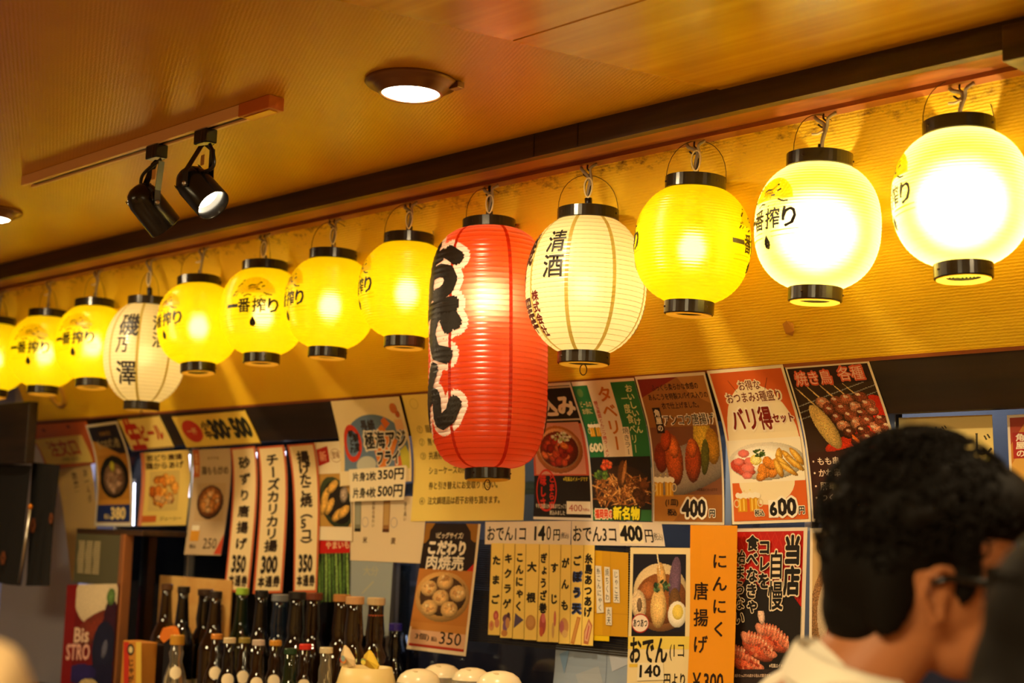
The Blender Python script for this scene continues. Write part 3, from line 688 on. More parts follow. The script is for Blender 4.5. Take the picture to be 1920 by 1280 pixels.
def cordage(root, a, hp, kind):
    """cable from the hook down to the lantern; coordinates are world, stored as parts of the lantern"""
    inv = root.matrix_world.inverted(); s = .001*(kind-1)
    def loc(P): return [inv @ Vector(p) for p in P]
    h = np.array(hp); d = h-a
    top = h+np.array((.004, -.005, -.012)); mid = a+d*.55
    P = spline([h+np.array((-.022, .0, -.006)), h+np.array((-.008, -.012, -.016)), mid+np.array((.010, -.006, .010)), mid+np.array((.004, -.004, -.02)), a+np.array((0, 0, .004)), a+np.array((0, 0, -.03))], 6)
    o = obj('grey_cable', tube(loc(P), .0042, 8), m_cable, root, smooth=True)
    P = spline([h+np.array((.03, .0, -.004)), h+np.array((.018, -.01, -.016)), mid+np.array((.016, -.006, .006)), mid+np.array((.006, -.006, -.022)), a+np.array((.006, 0, .0))], 6)
    obj('grey_cable', tube(loc(P), .0036, 8), m_cable, root, smooth=True)
    if kind % 2 == 0:
        c = mid+np.array((.012, -.012, -.012)); P = [c+np.array((.013*math.sin(q)*(1+.2*math.cos(q)), 0, .024*math.cos(q))) for q in np.linspace(0, 2*PI, 17)]
        obj('cable_loop', tube(loc(P), .0021, 6), m_cablew, root, smooth=True)
        c = mid+np.array((.004, -.006, -.010)); P = [c+np.array((.010*math.sin(q), 0, .021*math.cos(q))) for q in np.linspace(0, 2*PI, 15)]
        obj('cable_loop', tube(loc(P), .002, 6), m_tape, root, smooth=True)
    else:
        c = mid+np.array((-.004, -.01, -.006)); obj('cable_tie', tube(loc([c+np.array((-.014, 0, .002)), c, c+np.array((.013, 0, .004))]), .003, 6), m_cablew, root, smooth=True)
    P = [mid*.45+a*.55+np.array((.002, -.002, 0)), a+np.array((.001, 0, .006))]
    obj('tape_wrap', tube(loc(P), .0062 if kind != 2 else .009, 8), m_tape, root, smooth=True)
    g = G(); tube(spline([h+np.array((0, 0, .004)), h+np.array((0, -.002, -.012)), h+np.array((.012, -.004, -.024)), h+np.array((.0, -.004, -.032)), h+np.array((-.012, -.004, -.024))], 5), .0021, 6, g)
    return g
hook_names = ['at the right end of the row', 'over the second glaring lantern', 'over the yellow lantern right of the big white one', 'over the yellow lantern beside the red one', 'over the second yellow lantern left of the red one', 'over the forward facing yellow lantern', 'over the yellow lantern right of the small white one', 'over the yellow lantern left of the small white one', 'over the second lantern from the left edge', 'over the leftmost lantern']
def hook(g, hp, where):
    o = obj('screw_hook', g, m_hook, org=tuple(hp), smooth=True)
    tag(o, 'screw hook '+where, 'hook', 'lantern hooks')
for i, (L_, hk) in sorted(enumerate(zip(list(LAN), HOOKS)), key=lambda q: q[0] == 2):
    r_ = yel if i == 2 else copy_tree(yel)
    tx, ty, bx, by, spin, bl, lab = L_
    a = place_lantern(r_, tx, ty, bx, by, spin)
    tag(r_, lab, 'lantern', 'yellow lanterns hanging in a row')
    for c_ in r_.children:
        if c_.name.startswith('bulb'):
            me_ = c_.data.copy(); me_.materials.clear(); me_.materials.append(bulb_mat(bl)); c_.data = me_
    if i < 2:
        for c_ in r_.children:
            if c_.name.startswith('paper_body'): me_ = c_.data.copy() if i == 0 else glare; me_.materials[0] = m_yel_glare; glare = me_; c_.data = me_
    LAN[i] = (r_, a)
for i, (r_, a) in enumerate(LAN):
    hp = onY(*HOOKS[i], 2.60); hp[2] = CZ+.918
    g = cordage(r_, a, hp, [1, 1, 0, 2, 4, 0, 1, 3, 1, 3][i]); hook(g, hp, hook_names[i])

# white lanterns
def white(tx, ty, bx, by, R_, spin, bl, lab, hk, where, bz=0):
    a, b = onY(tx, ty, 2.6), onY(bx, by, 2.6); H = np.linalg.norm(a-b)
    o, rr_, cap_, Hb_ = make_lantern('paper_lantern', 'lantern', m_whi, R_, H, R_*.49, R_*.41, 2.2, 28, .0010, cap=.028, seams=8, seam_m=m_seamw, ring_rib=True, bulb=bl)
    s = R_/.15
    T_ = []
    for i, ch in enumerate('磯乃澤'): T_ += vtext(ch, -.045*s, Hb_*(.12+.245*i), .088*s*(1 if i != 1 else .6), .092*s*(1 if i != 1 else .7), .024)
    T_ += vtext('清酒', .085*s*1.05, Hb_*.13, .062*s, .125*s, .018)
    for th in (0, PI): obj('lettering', wrap(T_, rr_, cap_, Hb_, th, .0016), m_ink, o, smooth=True)
    if R_ < .14: T_ = []
    else: T_ = vtext('株式会社', .045*s, Hb_*.58, .03*s, .11*s, .04)
    if T_: q = obj('lettering', wrap(T_, rr_, cap_, Hb_, 0, .0016), m_inkred, o, smooth=True); q['label'] = 'small maroon lettering'
    g = tube([(.0085*math.sin(q_), 0, -H-.014+.013*math.cos(q_)) for q_ in np.linspace(0, 2*PI, 15)], .0014, 6); obj('bottom_loop', g, m_wire, o)
    a = place_lantern(o, tx, ty, bx, by, spin); tag(o, lab, 'lantern')
    hp = onY(*hk, 2.6); hp[2] = CZ+.918; hook(cordage(o, a, hp, 2), hp, where)
white(1103, 393, 1094, 682, .146, -79, 34, 'large white paper lantern with black calligraphy, right beside the tall red lantern', (1103, 298), 'over the big white lantern')
white(280, 558, 265, 768, .137, -27, 18, 'small white paper lantern with large black calligraphy among the yellow ones at left', (283, 495), 'over the small white lantern')
# the tall red lantern
a, b = onY(917, 413, 2.6), onY(914, 898, 2.6); H = np.linalg.norm(a-b)
W_, B_ = [], []; Hb_ = H-2*.027
for i, (ch, hh) in enumerate((('お', .145), ('で', .145), ('ん', .150))):
    y = Hb_*.085+i*.158; x = -.085
    W_ += htext(ch, x, y, .165, hh, .155); B_ += htext(ch, x, y, .165, hh, .07)
red, rr_, cap_, Hb_ = make_lantern('paper_lantern', 'lantern', m_rd, .153, H, .066, .055, 4.0, 44, .0016, cap=.027, seams=6, seam_m=m_seamr, ring_rib=True, bulb=42, mask=W_)
for th in (0, PI):
    obj('lettering', wrap(B_, rr_, cap_, Hb_, th, .0024), m_ink, red, smooth=True)
obj('bottom_loop', tube([(.0085*math.sin(q_), 0, -H-.014+.013*math.cos(q_)) for q_ in np.linspace(0, 2*PI, 15)], .0014, 6), m_wire, red)
for c_ in red.children:
    if c_.name.startswith(('bulb', 'socket')): c_.location.z = .13
a = place_lantern(red, 917, 413, 914, 898, -60)
tag(red, 'tall red paper lantern with bold black and white lettering down its side', 'lantern')
hp = onY(925, 190, 2.6); hp[2] = CZ+.918; hook(cordage(red, a, hp, 2), hp, 'over the tall red lantern')

# ------------------------------------------------------------------ signs and posters
CR = (238, 214, 140)
RED = (176, 34, 18)
# --- left end
bo = poster('orange_sign', 'orange board sign at the far left with a cream label on it', 'sign', [(47, 797), (160, 789), (180, 868), (88, 882)], (190, 88, 30),
    [E(27, 14, 3, 4, (120, 50, 18), 10), E(70, 10, 3, 4, (120, 50, 18), 10)], off=.012, thick=.005)
poster('sign_label', 'cream label with red characters', None, [(64, 824), (152, 815), (174, 866), (88, 871)], (226, 196, 104),
    [T('注文口', 20, 12, 62, 58, (186, 60, 30), .03), T('ご利用ください', 36, 78, 40, 12, (90, 60, 30))], off=.0135, parent=bo)
poster('paper_banner', 'long plain paper banner with faint vertical writing at the far left', 'banner', [(100, 872), (170, 868), (182, 1000), (134, 1092)], (206, 172, 110),
    [V('数量限定〜本日の品', 42, 8, 16, 78, (90, 66, 40)), V('お一人様', 74, 6, 14, 44, (90, 66, 40))], off=.006)
poster('bowl_poster', 'dark blue poster of a black bowl dish in a white frame, price 380', 'poster', [(160, 797), (219, 789), (247, 986), (177, 986)], (222, 214, 196),
    [R(5, 2.5, 90, 94, (196, 138, 50)), POLY([(5, 2.5), (95, 2.5), (95, 34), (5, 15)], (34, 30, 40)), T('数量限定', 34, 8, 34, 4, (150, 110, 50)), T('もつのポン酢', 18, 15, 66, 9, (190, 170, 120)),
     FD('bowldark', 10, 30, 84, 44, 50), R(5, 79, 90, 17, (28, 46, 104)), T('380', 44, 82, 38, 11, (236, 208, 140), .05), T('税込', 26, 88, 14, 5, (236, 208, 140))], off=.019)
poster('draft_beer_sign', 'small cream sign with three big red characters near the left end', 'sign', [(219, 786), (297, 778), (325, 838), (247, 845)], (238, 210, 118),
    [R(0, 0, 100, 4, (150, 120, 60)), R(0, 96, 100, 4, (150, 120, 60)), V('生', 12, 18, 22, 66, (190, 44, 20), .05, fill=1.6), T('ビール', 40, 28, 50, 44, (190, 44, 20), .05)], off=.004, thick=.004)
poster('price_sign', 'yellow sign with a red splash and large numbers 300 and 500', 'sign', [(321, 780), (458, 768), (488, 831), (350, 840)], (240, 206, 84),
    [R(0, 0, 100, 3, (130, 96, 40)), R(0, 97, 100, 3, (130, 96, 40)), E(19, 50, 13, 34, (206, 60, 26)), T('一杯', 12, 40, 13, 20, (236, 190, 120), .03), V('小中', 34, 22, 10, 56, (60, 50, 26), .05), T('300', 45, 24, 22, 52, (40, 40, 24), .07), E(70, 50, 2, 6, (40, 40, 24), 10), T('500', 74, 24, 22, 52, (40, 40, 24), .07)], off=.004, thick=.004)
# --- left, hanging below the board
poster('fried_chicken_poster', 'yellowish poster of orange fried pieces under the small cream sign', 'poster', [(263, 849), (353, 843), (348, 984), (258, 986)], (226, 196, 104),
    [R(0, 0, 8, 100, (214, 130, 90)), T('若どり唐揚', 12, 4, 74, 8, (70, 44, 20), .03), T('鶏からあげ', 10, 14, 78, 9, (70, 44, 20), .03), FD('karaage', 18, 26, 62, 54, 50), R(8, 86, 30, 9, (200, 100, 40)), T('ジューシー', 46, 88, 44, 5, (110, 80, 30))], off=.006)
poster('bowl_poster', 'beige poster of a round bowl of pale fritters, price 250', 'poster', [(360, 843), (431, 840), (414, 1041), (345, 1039)], (196, 170, 132),
    [R(2, 0, 16, 26, (196, 100, 50)), V('名物', 5, 3, 10, 20, (230, 190, 120)), T('鶏もも炒め', 24, 16, 70, 8, (60, 44, 30), .02), T('おすすめ', 40, 7, 30, 3, (120, 96, 66)), FD('bowlpale', 14, 32, 76, 36, 50), R(10, 76, 24, 11, (214, 150, 50)), R(12, 72, 20, 5, (236, 224, 196)),
     T('250', 48, 84, 36, 10, (60, 46, 34), .0), T('税込', 12, 90, 18, 4, (60, 46, 34)), POLY([(100, 80), (100, 99), (80, 99)], (190, 70, 40))], off=.008)
def strip(lab, corners, text, price, extra=()):
    tx = [V(text, 26, 5, 48, 67, (44, 30, 20), .04, em=8.6)]
    pr = [T(price, 22, 75, 54, 11, (36, 26, 18), .05), V('本', 14, 88, 24, 8, (44, 30, 20), .05), V('通', 40, 88, 24, 8, (44, 30, 20), .05), V('券', 66, 88, 24, 8, (44, 30, 20), .05)]
    poster('menu_strip', lab, 'menu', corners, (232, 208, 156), [R(0, 0, 7, 100, (196, 92, 50)), R(93, 0, 7, 100, (196, 92, 50)), R(0, 98.4, 100, 1.6, (196, 92, 50)), R(0, 0, 100, 1.2, (196, 92, 50)), tx, pr, list(extra)], off=.010)
strip('tall paper strip menu with red edges, leftmost of the three, price 350', [(432, 840), (478, 836), (466, 1112), (420, 1108)], '砂ずり唐揚げ', '350')
strip('tall paper strip menu for cheese fritters, middle of the three, price 300', [(482, 838), (532, 834), (529, 1111), (474, 1113)], 'チーズカリカリ揚', '300')
strip('tall paper strip menu bending right, rightmost of the three, price 350', [(538, 834), (589, 830), (594, 1110), (550, 1111)], '揚げたこ焼（5コ）', '350')
poster('squid_poster', 'white poster with a red seal and a photo of fried squid', 'poster', [(588, 830), (645, 826), (660, 1014), (594, 1012)], (232, 214, 178),
    [POLY([(4, 7), (42, 4), (42, 20), (6, 24)], RED), T('新', 12, 9, 22, 10, (226, 150, 110), .03), RING(64, 14, 18, 7, (196, 160, 110), .1), T('登場', 52, 10, 24, 7, (170, 130, 90)), FD('squid', 2, 32, 96, 54, 60)], off=.006)
poster('asparagus_poster', 'dark poster of green stalks with a red title band', 'poster', [(594, 1006), (656, 1004), (655, 1128), (595, 1128)], (40, 44, 26),
    [R(0, 0, 100, 26, (186, 28, 18)), T('やまいも', 28, 8, 70, 11, (226, 180, 130), .03), FD('greens', 0, 26, 100, 74, 40)], off=.004)
fr = poster('fried_fish_poster', 'curved cream poster with a blue fan shape and black brush lettering', 'poster', [(620, 752), (748, 743), (771, 902), (637, 912)], (228, 204, 150),
    [POLY([(6, 84)]+[(52+46*math.cos(q), 58-40*math.sin(q)) for q in np.linspace(PI, 0, 24)]+[(98, 84)], (104, 126, 150)), POLY([(48, 44), (66, 30), (72, 40), (84, 50), (70, 78), (56, 82), (50, 60)], (222, 130, 50)), POLY([(66, 26), (72, 22), (78, 30), (70, 36)], (214, 110, 46)), POLY([(86, 62), (94, 56), (98, 66), (98, 84), (86, 84)], (190, 180, 60)), POLY([(78, 72), (86, 68), (88, 80), (78, 82)], (206, 100, 56)),
     E(38, 76, 14, 10, (190, 190, 176)), RING(20, 50, 13, 22, (206, 60, 34), .3), T('長崎', 36, 24, 20, 13, (60, 50, 44), .03), V('朝どれ', 15, 34, 8, 28, (40, 34, 30), .04), V('鮮度', 22, 38, 8, 22, (40, 34, 30), .04),
     T('極海アジ', 38, 38, 58, 20, (24, 20, 18), .03, o=(226, 214, 190)), T('フライ', 54, 62, 30, 15, (24, 20, 18), .05, o=(226, 214, 190)), E(88, 13, 5, 6, (196, 110, 50)), E(92, 20, 3, 4, (180, 90, 40)), R(85, 26, 11, 12, (226, 176, 124))], off=.012)
poster('price_label', 'white price label', None, [(637, 884), (764, 874), (764, 900), (638, 910)], (232, 212, 166), [], off=.0135, parent=fr)
poster('price_label', 'upper handwritten price label, 350', None, [(654, 880), (762, 872), (760, 904), (656, 908)], (238, 222, 184),
    [T('片身2枚', 6, 24, 42, 56, BK, .03), T('350円', 52, 14, 44, 66, BK, .03)], off=.0150, parent=fr)
poster('price_label', 'lower handwritten price label, 500', None, [(656, 908), (760, 904), (757, 937), (656, 940)], (238, 222, 184),
    [T('片身4枚', 6, 22, 42, 58, BK, .03), T('500円', 52, 12, 44, 68, BK, .03)], off=.0150, parent=fr)
poster('sake_leaflet', 'pale leaflet with two narrow bottle pictures, below the fish poster', 'leaflet', [(657, 930), (800, 930), (790, 1056), (655, 1050)], (222, 200, 160),
    [R(6, 0, 9, 54, (120, 116, 92)), R(7, 10, 7, 34, (150, 150, 130)), R(6, 50, 9, 5, (40, 34, 24)), R(45, 0, 9, 54, (150, 104, 54)), R(46, 10, 7, 34, (186, 148, 86)), R(45, 50, 9, 5, (90, 50, 24)), RING(21, 40, 4.5, 8, (176, 164, 160), .15), RING(60, 40, 4.5, 8, (176, 164, 160), .15),
     V('米', 18, 62, 7, 11, (110, 80, 50), .02), V('麦', 57, 62, 7, 11, (110, 80, 50), .02), V('焼酎の味わい', 30, 8, 4, 40, (150, 130, 100)), V('香り高い', 72, 8, 4, 30, (150, 130, 100))], off=.002)
poster('blue_grey_sheet', 'blank blue grey plastic sheet behind the bottle tops', 'sheet', [(655, 1046), (737, 1048), (728, 1192), (652, 1190)], (150, 158, 156), [T('大分', 34, 10, 34, 12, (172, 168, 140), .02), POLY([(30, 46), (34, 46), (60, 30), (57, 29)], (176, 170, 140))], off=.0005)
# --- the big yellow notice
NL = [('①', '麺類はお席でご注文下さい。', 24), ('②', '無くなり次第終了です。', 34), ('③', '共通券をご購入の上、', 45), ('', 'ショーケースの所で', 57), ('', '券と引き替えにお受取り下さい。', 69), ('④', '注文調理品は若干お待ち頂きます。', 81)]
poster('yellow_notice', 'large plain yellow notice with numbered handwriting, behind the red lantern', 'notice', [(753, 741), (958, 727), (981, 975), (770, 977)], (236, 208, 106),
    [[T(a, 7, y, 5, 5.6, (96, 78, 30), .0)]+[T(b, 15, y-.4, min(3.9*len(b)+2, 66), 6, (84, 66, 30), .015)] if a else [T(b, 15, y-.4, min(4.4*len(b), 62), 6, (84, 66, 30), .015)] for a, b, y in NL]+[[RING(10, 7, 4, 4, (200, 170, 80), .1)]], off=.004)
# --- right of the red lantern
poster('stew_poster', 'black and red poster of a bowl of stewed meat, price label 400', 'poster', [(972, 722), (1069, 716), (1112, 976), (1000, 973)], (226, 216, 196),
    [R(0, 2, 97, 96, (30, 22, 20)), R(0, 2.5, 97, 1.2, (200, 190, 170)), T('どて煮込み', -70, 9, 164, 14, (240, 232, 216), .05), R(0, 25.5, 97, 1.2, (200, 190, 170)), R(0, 29, 97, 38, (202, 90, 66)), FD('stew', 4, 28, 88, 38, 90),
     RING(22, 78, 18, 16, (206, 50, 30), .10), V('味しさ', 10, 66, 12, 26, (206, 44, 26), .05), V('とまらぬ', 26, 66, 11, 26, (206, 44, 26), .04), T('※写真はイメージです', 52, 68, 42, 3.2, (232, 212, 60), .02), T('牛すじを柔らかくなるまでじっくり', 4, 88, 52, 3.6, (226, 216, 196)), T('煮込みました', 28, 93, 26, 3.4, (226, 216, 196)),
     R(57, 86, 40, 9.5, (240, 230, 210)), T('400', 61, 88.4, 22, 5, (170, 40, 24), .0), T('円(税込)', 84, 91, 11, 2.4, (170, 60, 40))], off=.004)
poster('noodle_poster', 'green and white striped poster of fried noodles in a black box, price 600', 'poster', [(1071, 716), (1188, 708), (1223, 977), (1113, 975)], (232, 214, 186),
    [R(0, 3, 24, 57, (40, 116, 64)), R(62, 2, 38, 60, (40, 112, 60)), R(50, 6, 0.1, 1, (40, 112, 60)), E(9, 8, 5, 3, (90, 130, 70)), V('タベリー', 36, 4, 24, 46, (196, 110, 30), .03), V('替玉高菜とんこつ焼ラーメン', 26, 14, 7, 40, (190, 60, 34), .02), V('焼きラーメン', 60, 33, 11, 30, (50, 36, 20), .0), R(59.5, 33, 12, 30, (240, 226, 198)), V('焼きラーメン', 60, 33, 11, 30, (50, 36, 20), .0),
     V('おいしいけん', 82, 4, 12, 34, (214, 214, 150), .03), V('一度食べリー', 72, 10, 11, 42, (214, 214, 150), .02), T('ビールの', 4, 14, 18, 4, (226, 206, 140), .02), T('お供に', 4, 19, 16, 4, (226, 206, 140), .02), mugs(6, 29, 21, 10), T('600', 2, 44, 22, 6, (232, 226, 190), .05), T('円', 25, 45, 5, 4, (232, 226, 190), .03), R(0, 58, 24, 42, (40, 116, 64)), FD('noodle', 0, 54, 100, 42, 100), R(0, 92, 100, 8, (52, 108, 56)), T('福岡発の', 4, 92, 30, 6.5, (214, 70, 40), .05, o=(236, 226, 190)), T('新名物', 36, 90, 44, 9, (240, 226, 40), .05, o=(40, 50, 20))], off=.008)
poster('monkfish_poster', 'brown poster of fried monkfish on a dark plate, price 400', 'poster', [(1190, 706), (1321, 697), (1358, 984), (1224, 982)], (226, 210, 180),
    [R(2.5, 2, 95, 96, (150, 96, 44)), POLY([(2.5, 2), (60, 2), (2.5, 14)], (120, 34, 24)), POLY([(60, 2), (97.5, 2), (97.5, 20), (70, 12)], (176, 120, 60)), R(2.5, 34, 95, 46, (110, 66, 40)), T('ふっくら柔らかな食感の', 20, 6, 66, 4.2, (50, 28, 18), .02), T('あんこうを特製スパイス入りの', 12, 12, 84, 4.2, (50, 28, 18), .02), T('衣で仕上げました。', 28, 18, 52, 4.2, (50, 28, 18), .02),
     FD('fritter', 2.5, 34, 95, 46, 100), R(13, 21, 11, 17, (30, 18, 16)), V('角屋の', 14, 22, 9, 15, (236, 220, 190), .03), T('アンコウ唐揚げ', 26, 26, 70, 7, (44, 26, 20), .02, o=(240, 226, 200), ob=.045), R(2.5, 80, 95, 18, (178, 118, 44)), POLY([(30, 98), (60, 80), (97.5, 80), (97.5, 98)], (150, 92, 34)), mugs(2, 66, 30, 15), T('(1皿)', 19, 83, 18, 5, (30, 20, 16), .02), T('税込', 22, 89.5, 13, 4.6, (30, 20, 16), .03), T('400', 43, 83.5, 32, 11, (34, 24, 20), .05, o=(244, 236, 214)), T('円', 81, 90, 7, 4.6, (34, 24, 20), .05, o=(244, 236, 214)), T('※写真はイメージです', 64, 75.5, 28, 2, (60, 36, 24))], off=.006)
poster('platter_poster', 'orange and cream poster of a sausage and fried snack platter, price 600', 'poster', [(1325, 695), (1467, 683), (1521, 978), (1373, 983)], (240, 226, 196),
    [R(3, 2, 94, 96, (206, 92, 34)), E(50, 46, 46, 36, (240, 222, 180)), R(3, 46, 94, 26, (236, 220, 186)), E(44, 76, 34, 16, (240, 224, 184)), POLY([(3, 72), (20, 72), (8, 98), (3, 98)], (214, 96, 34)), T('お得な', 36, 8, 28, 6, (110, 44, 22), .02, o=(240, 222, 180)), T('＼', 24, 7, 8, 8, (60, 36, 24), .0), T('／', 68, 7, 8, 8, (60, 36, 24), .0), T('おつまみ3種盛り', 16, 15, 70, 6.5, (110, 44, 22), .02, o=(240, 222, 180)),
     T('バリ得', 15, 25, 52, 14, (118, 26, 14), .035, o=(244, 230, 200), ob=.06), T('セット', 68, 30, 26, 5.4, (118, 26, 14), .05, o=(244, 230, 200), ob=.05), R(3, 72, 94, 26, (214, 98, 34)), E(48, 72, 36, 16, (240, 224, 184)), FD('platter', 3, 45, 94, 28, 120), mugs(7, 78, 32, 14), T('税込', 31, 91, 12, 4, (30, 20, 16), .03, o=(244, 230, 200)), T('00', 61, 84.5, 22, 10.5, (34, 24, 20), .05, o=(244, 236, 214)), R(49, 85, 12, 11.5, (246, 238, 220)), T('6', 51, 86.5, 8, 8.5, (26, 20, 16), .05), T('円', 87, 90, 6.5, 4.5, (34, 24, 20), .04, o=(244, 236, 214))], off=.004)
poster('skewer_poster', 'dark brown poster of grilled skewers, its corner hidden by the man’s hair'.replace('’', "'"), 'poster', [(1471, 686), (1628, 674), (1700, 975), (1523, 978)], (238, 222, 192),
    [R(2, 2, 95.5, 96, (44, 20, 16)), FD('skewer', 2, 12, 95.5, 44, 120), R(2, 2, 95.5, 11, (40, 20, 16)), T('焼き鳥', 8, 4, 44, 9, (214, 90, 60), .07), T('焼き鳥', 9, 4.6, 42, 8, (236, 196, 170), .0), T('各種', 60, 2.6, 30, 9, (214, 90, 60), .07), T('各種', 61, 3.2, 28, 8, (236, 196, 170), .0), R(2, 55, 95.5, 43, (52, 24, 18)), POLY([(50, 55), (97.5, 55), (97.5, 98), (60, 98)], (74, 44, 24)),
     T('・もも串', 6, 58.5, 30, 5, (236, 216, 190), .02), T('・かわ串', 6, 66, 30, 5, (236, 216, 190), .02), T('・肝串', 6, 74.5, 24, 5, (236, 216, 190), .02), T('・つくね串', 6, 82, 38, 5, (236, 216, 190), .02), T('焼き鳥 串', 56, 66, 20, 3, (200, 150, 90)), T('(税込)', 28, 92, 16, 4, (236, 216, 190), .0)], off=.002)
poster('cream_notice', 'plain cream notice with brush strokes in a clear sleeve, behind the hair', 'notice', [(1685, 783), (1860, 777), (1866, 905), (1690, 912)], (236, 212, 130), [V('ぎ', 28, 12, 26, 30, (70, 60, 30), .0), V('じ', 76, 22, 26, 40, (70, 60, 30), .0)], off=.004, prof=lambda z: 2.985)
poster('white_bordered_poster', 'white bordered poster with a red label at the right edge', 'poster', [(1888, 778), (1990, 772), (1998, 960), (1896, 966)], (240, 224, 196), [R(5, 3, 92, 94, (200, 130, 50)), POLY([(5, 3), (40, 3), (5, 30)], (170, 60, 30)), POLY([(5, 50), (30, 30), (60, 60), (5, 90)], (220, 170, 80)), R(9, 18, 28, 26, (168, 30, 20)), V('角屋の', 14, 19, 18, 24, (244, 232, 210), .03)], off=.004, prof=lambda z: 2.985)
# --- second row
poster('dumpling_poster', 'leaning dark poster of steamed dumplings in a basket, price 350', 'poster', [(799, 980), (901, 982), (873, 1230), (762, 1216)], (230, 208, 170),
    [R(0, 0, 96, 44, (40, 26, 20)), POLY([(96, 30), (96, 54), (70, 44)], (190, 36, 20)), POLY([(0, 0), (18, 0), (10, 6), (10, 12), (4, 16), (0, 16)], (150, 100, 30)), POLY([(96, 0), (74, 0), (84, 6), (86, 12), (92, 14), (96, 14)], (150, 100, 30)), R(0, 44, 96, 42, (196, 130, 58)), FD('dumpling', 0, 36, 96, 42, 110), R(3, 84, 93, 11, (220, 170, 130)), R(3, 95, 93, 2, (176, 50, 30)), R(0, 82, 3, 14, (230, 208, 170)),
     T('\\ビッグサイズ/', 22, 7, 50, 4.8, (226, 208, 180), .03), T('こだわり', 12, 14, 66, 10, (236, 222, 196), .06), T('肉焼売', 12, 25, 66, 11, (236, 222, 196), .03), T('3個)', 12, 86.5, 24, 5.5, (50, 34, 26), .02), T('税込', 40, 88, 10, 3.6, (50, 34, 26)), T('350', 54, 83.5, 36, 9.5, (24, 18, 14), .01)], off=.018)
def wstrip(lab, corners, els): poster('price_strip', lab, 'sign', corners, (226, 210, 190), els, off=.010)
wstrip('white price strip reading one piece 140, above the yellow cards', [(910, 978), (1071, 976), (1069, 1021), (909, 1020)], [T('おでん1コ', 3, 22, 46, 60, BK, .02), T('1', 59, 22, 2.4, 60, BK, .0), R(63.5, 12, 8.5, 76, (236, 224, 200)), T('4', 64, 22, 7, 58, BK, .05), T('0', 73, 20, 5, 62, BK, .0), T('円', 81, 36, 7, 46, BK, .02), T('(税込)', 89, 48, 9, 30, BK, .0)])
wstrip('white price strip reading three pieces 400', [(1072, 976), (1240, 979), (1247, 1024), (1071, 1021)], [T('おでん3コ', 2, 22, 48, 62, BK, .02), R(54, 8, 25, 82, (240, 226, 190)), T('400', 55, 18, 23, 60, BK, .05), T('円', 81, 32, 8, 52, BK, .02), T('(税込)', 89, 44, 10, 36, BK, .0)])
# black slatted blind behind the cards
zt, zb = onY(1000, 1015, 2.99)[2], onY(1140, 1226, 2.99)[2]; xa, xb = onY(884, 1100, 2.99)[0], onY(1183, 1100, 2.99)[0]
g = G(); k = 0; z = zt
while z > zb: box((xa, 2.984, z-.0042), (xb, 2.989, z), g); z -= .0062
blind = obj('slatted_blind', g, mat('black_bamboo', rgb(40, 34, 28), rough=.5), org=(xa, 2.989, zb))
tag(blind, 'black blind of thin slats hanging behind the yellow name cards', 'blind', kind='stuff')
# yellow name cards
names = ['たまご', 'キクラゲ', 'こんにゃく', '大根', 'ぎょうざ巻', 'すじ', 'がんも', 'ごぼう天', '糸島あつあげ']
say = ['egg', 'wood ear fritter', 'konjac', 'radish', 'dumpling roll', 'beef tendon', 'tofu fritter', 'burdock fritter', 'thick fried tofu']
tx = [921, 944, 965, 986, 1011, 1029.5, 1051, 1071, 1094, 1115]; bx = [914.5, 937, 960, 982, 1006, 1027.5, 1047, 1068, 1089.5, 1112]
by = [1189.5, 1195, 1197, 1199, 1202, 1203, 1206, 1207.5, 1209.5]
pics = [[E(62, 79, 22, 5.5, (186, 80, 76)), E(62, 79, 10, 2.6, (214, 120, 104)), E(74, 87, 20, 5, (206, 130, 96)), E(28, 90, 22, 5.5, (212, 150, 90)), E(28, 89, 9, 2.5, (206, 110, 80))],
        [E(50, 80, 34, 5, (110, 70, 90)), E(40, 88, 20, 7, (130, 90, 130)), E(60, 84, 18, 6, (196, 140, 90)), E(36, 95, 26, 3.5, (196, 130, 70)), E(66, 76, 14, 3, (80, 50, 60))],
        [POLY([(20, 73), (96, 80), (10, 89)], (86, 74, 100))], [E(50, 82, 40, 8, (188, 132, 70)), E(50, 81, 28, 5.5, (200, 146, 82))],
        [E(50, 82, 30, 11, (176, 76, 70)), E(56, 76, 18, 5, (206, 110, 110)), E(40, 90, 18, 5, (196, 90, 60))], [E(62, 76, 12, 8, (196, 110, 90)), E(46, 88, 12, 8, (206, 160, 100))],
        [E(46, 83, 42, 9, (206, 150, 90)), E(26, 83, 22, 6, (190, 110, 110)), E(56, 90, 26, 4, (222, 180, 110))], [POLY([(60, 72), (92, 73), (40, 100), (6, 99)], (190, 126, 56)), POLY([(66, 74), (80, 74), (36, 97), (20, 97)], (206, 146, 76))],
        [POLY([(60, 73), (92, 80), (60, 99), (20, 98), (22, 86)], (186, 110, 70)), POLY([(60, 76), (82, 81), (56, 96), (28, 95), (30, 87)], (222, 170, 130)), POLY([(60, 79), (68, 81), (48, 94), (40, 93)], (196, 90, 76))]]
for i, nme in enumerate(names):
    L_ = max(2, len(nme)); blue = i == 7; c_ = (30, 24, 20)
    els = [R(0, 0, 3, 100, (206, 170, 80)), pics[i], V(nme, 12, 8, 74, 64, c_, .05, em=min(64/L_, 11))]
    if blue: els.insert(1, V('ぼう天', 14, 24, 80, 48, (60, 84, 150), .12, em=11))
    poster('name_card', 'yellow vertical name card with the word and picture for '+say[i], 'card', [(tx[i]+.3, 1018+i*.4), (tx[i+1]-.3, 1018+i*.5), (bx[i+1]-.3, by[i]+1), (bx[i]+.3, by[i])], (240, 206, 106), els, off=.0110+.0022*(i % 2), group='yellow name cards in a row')
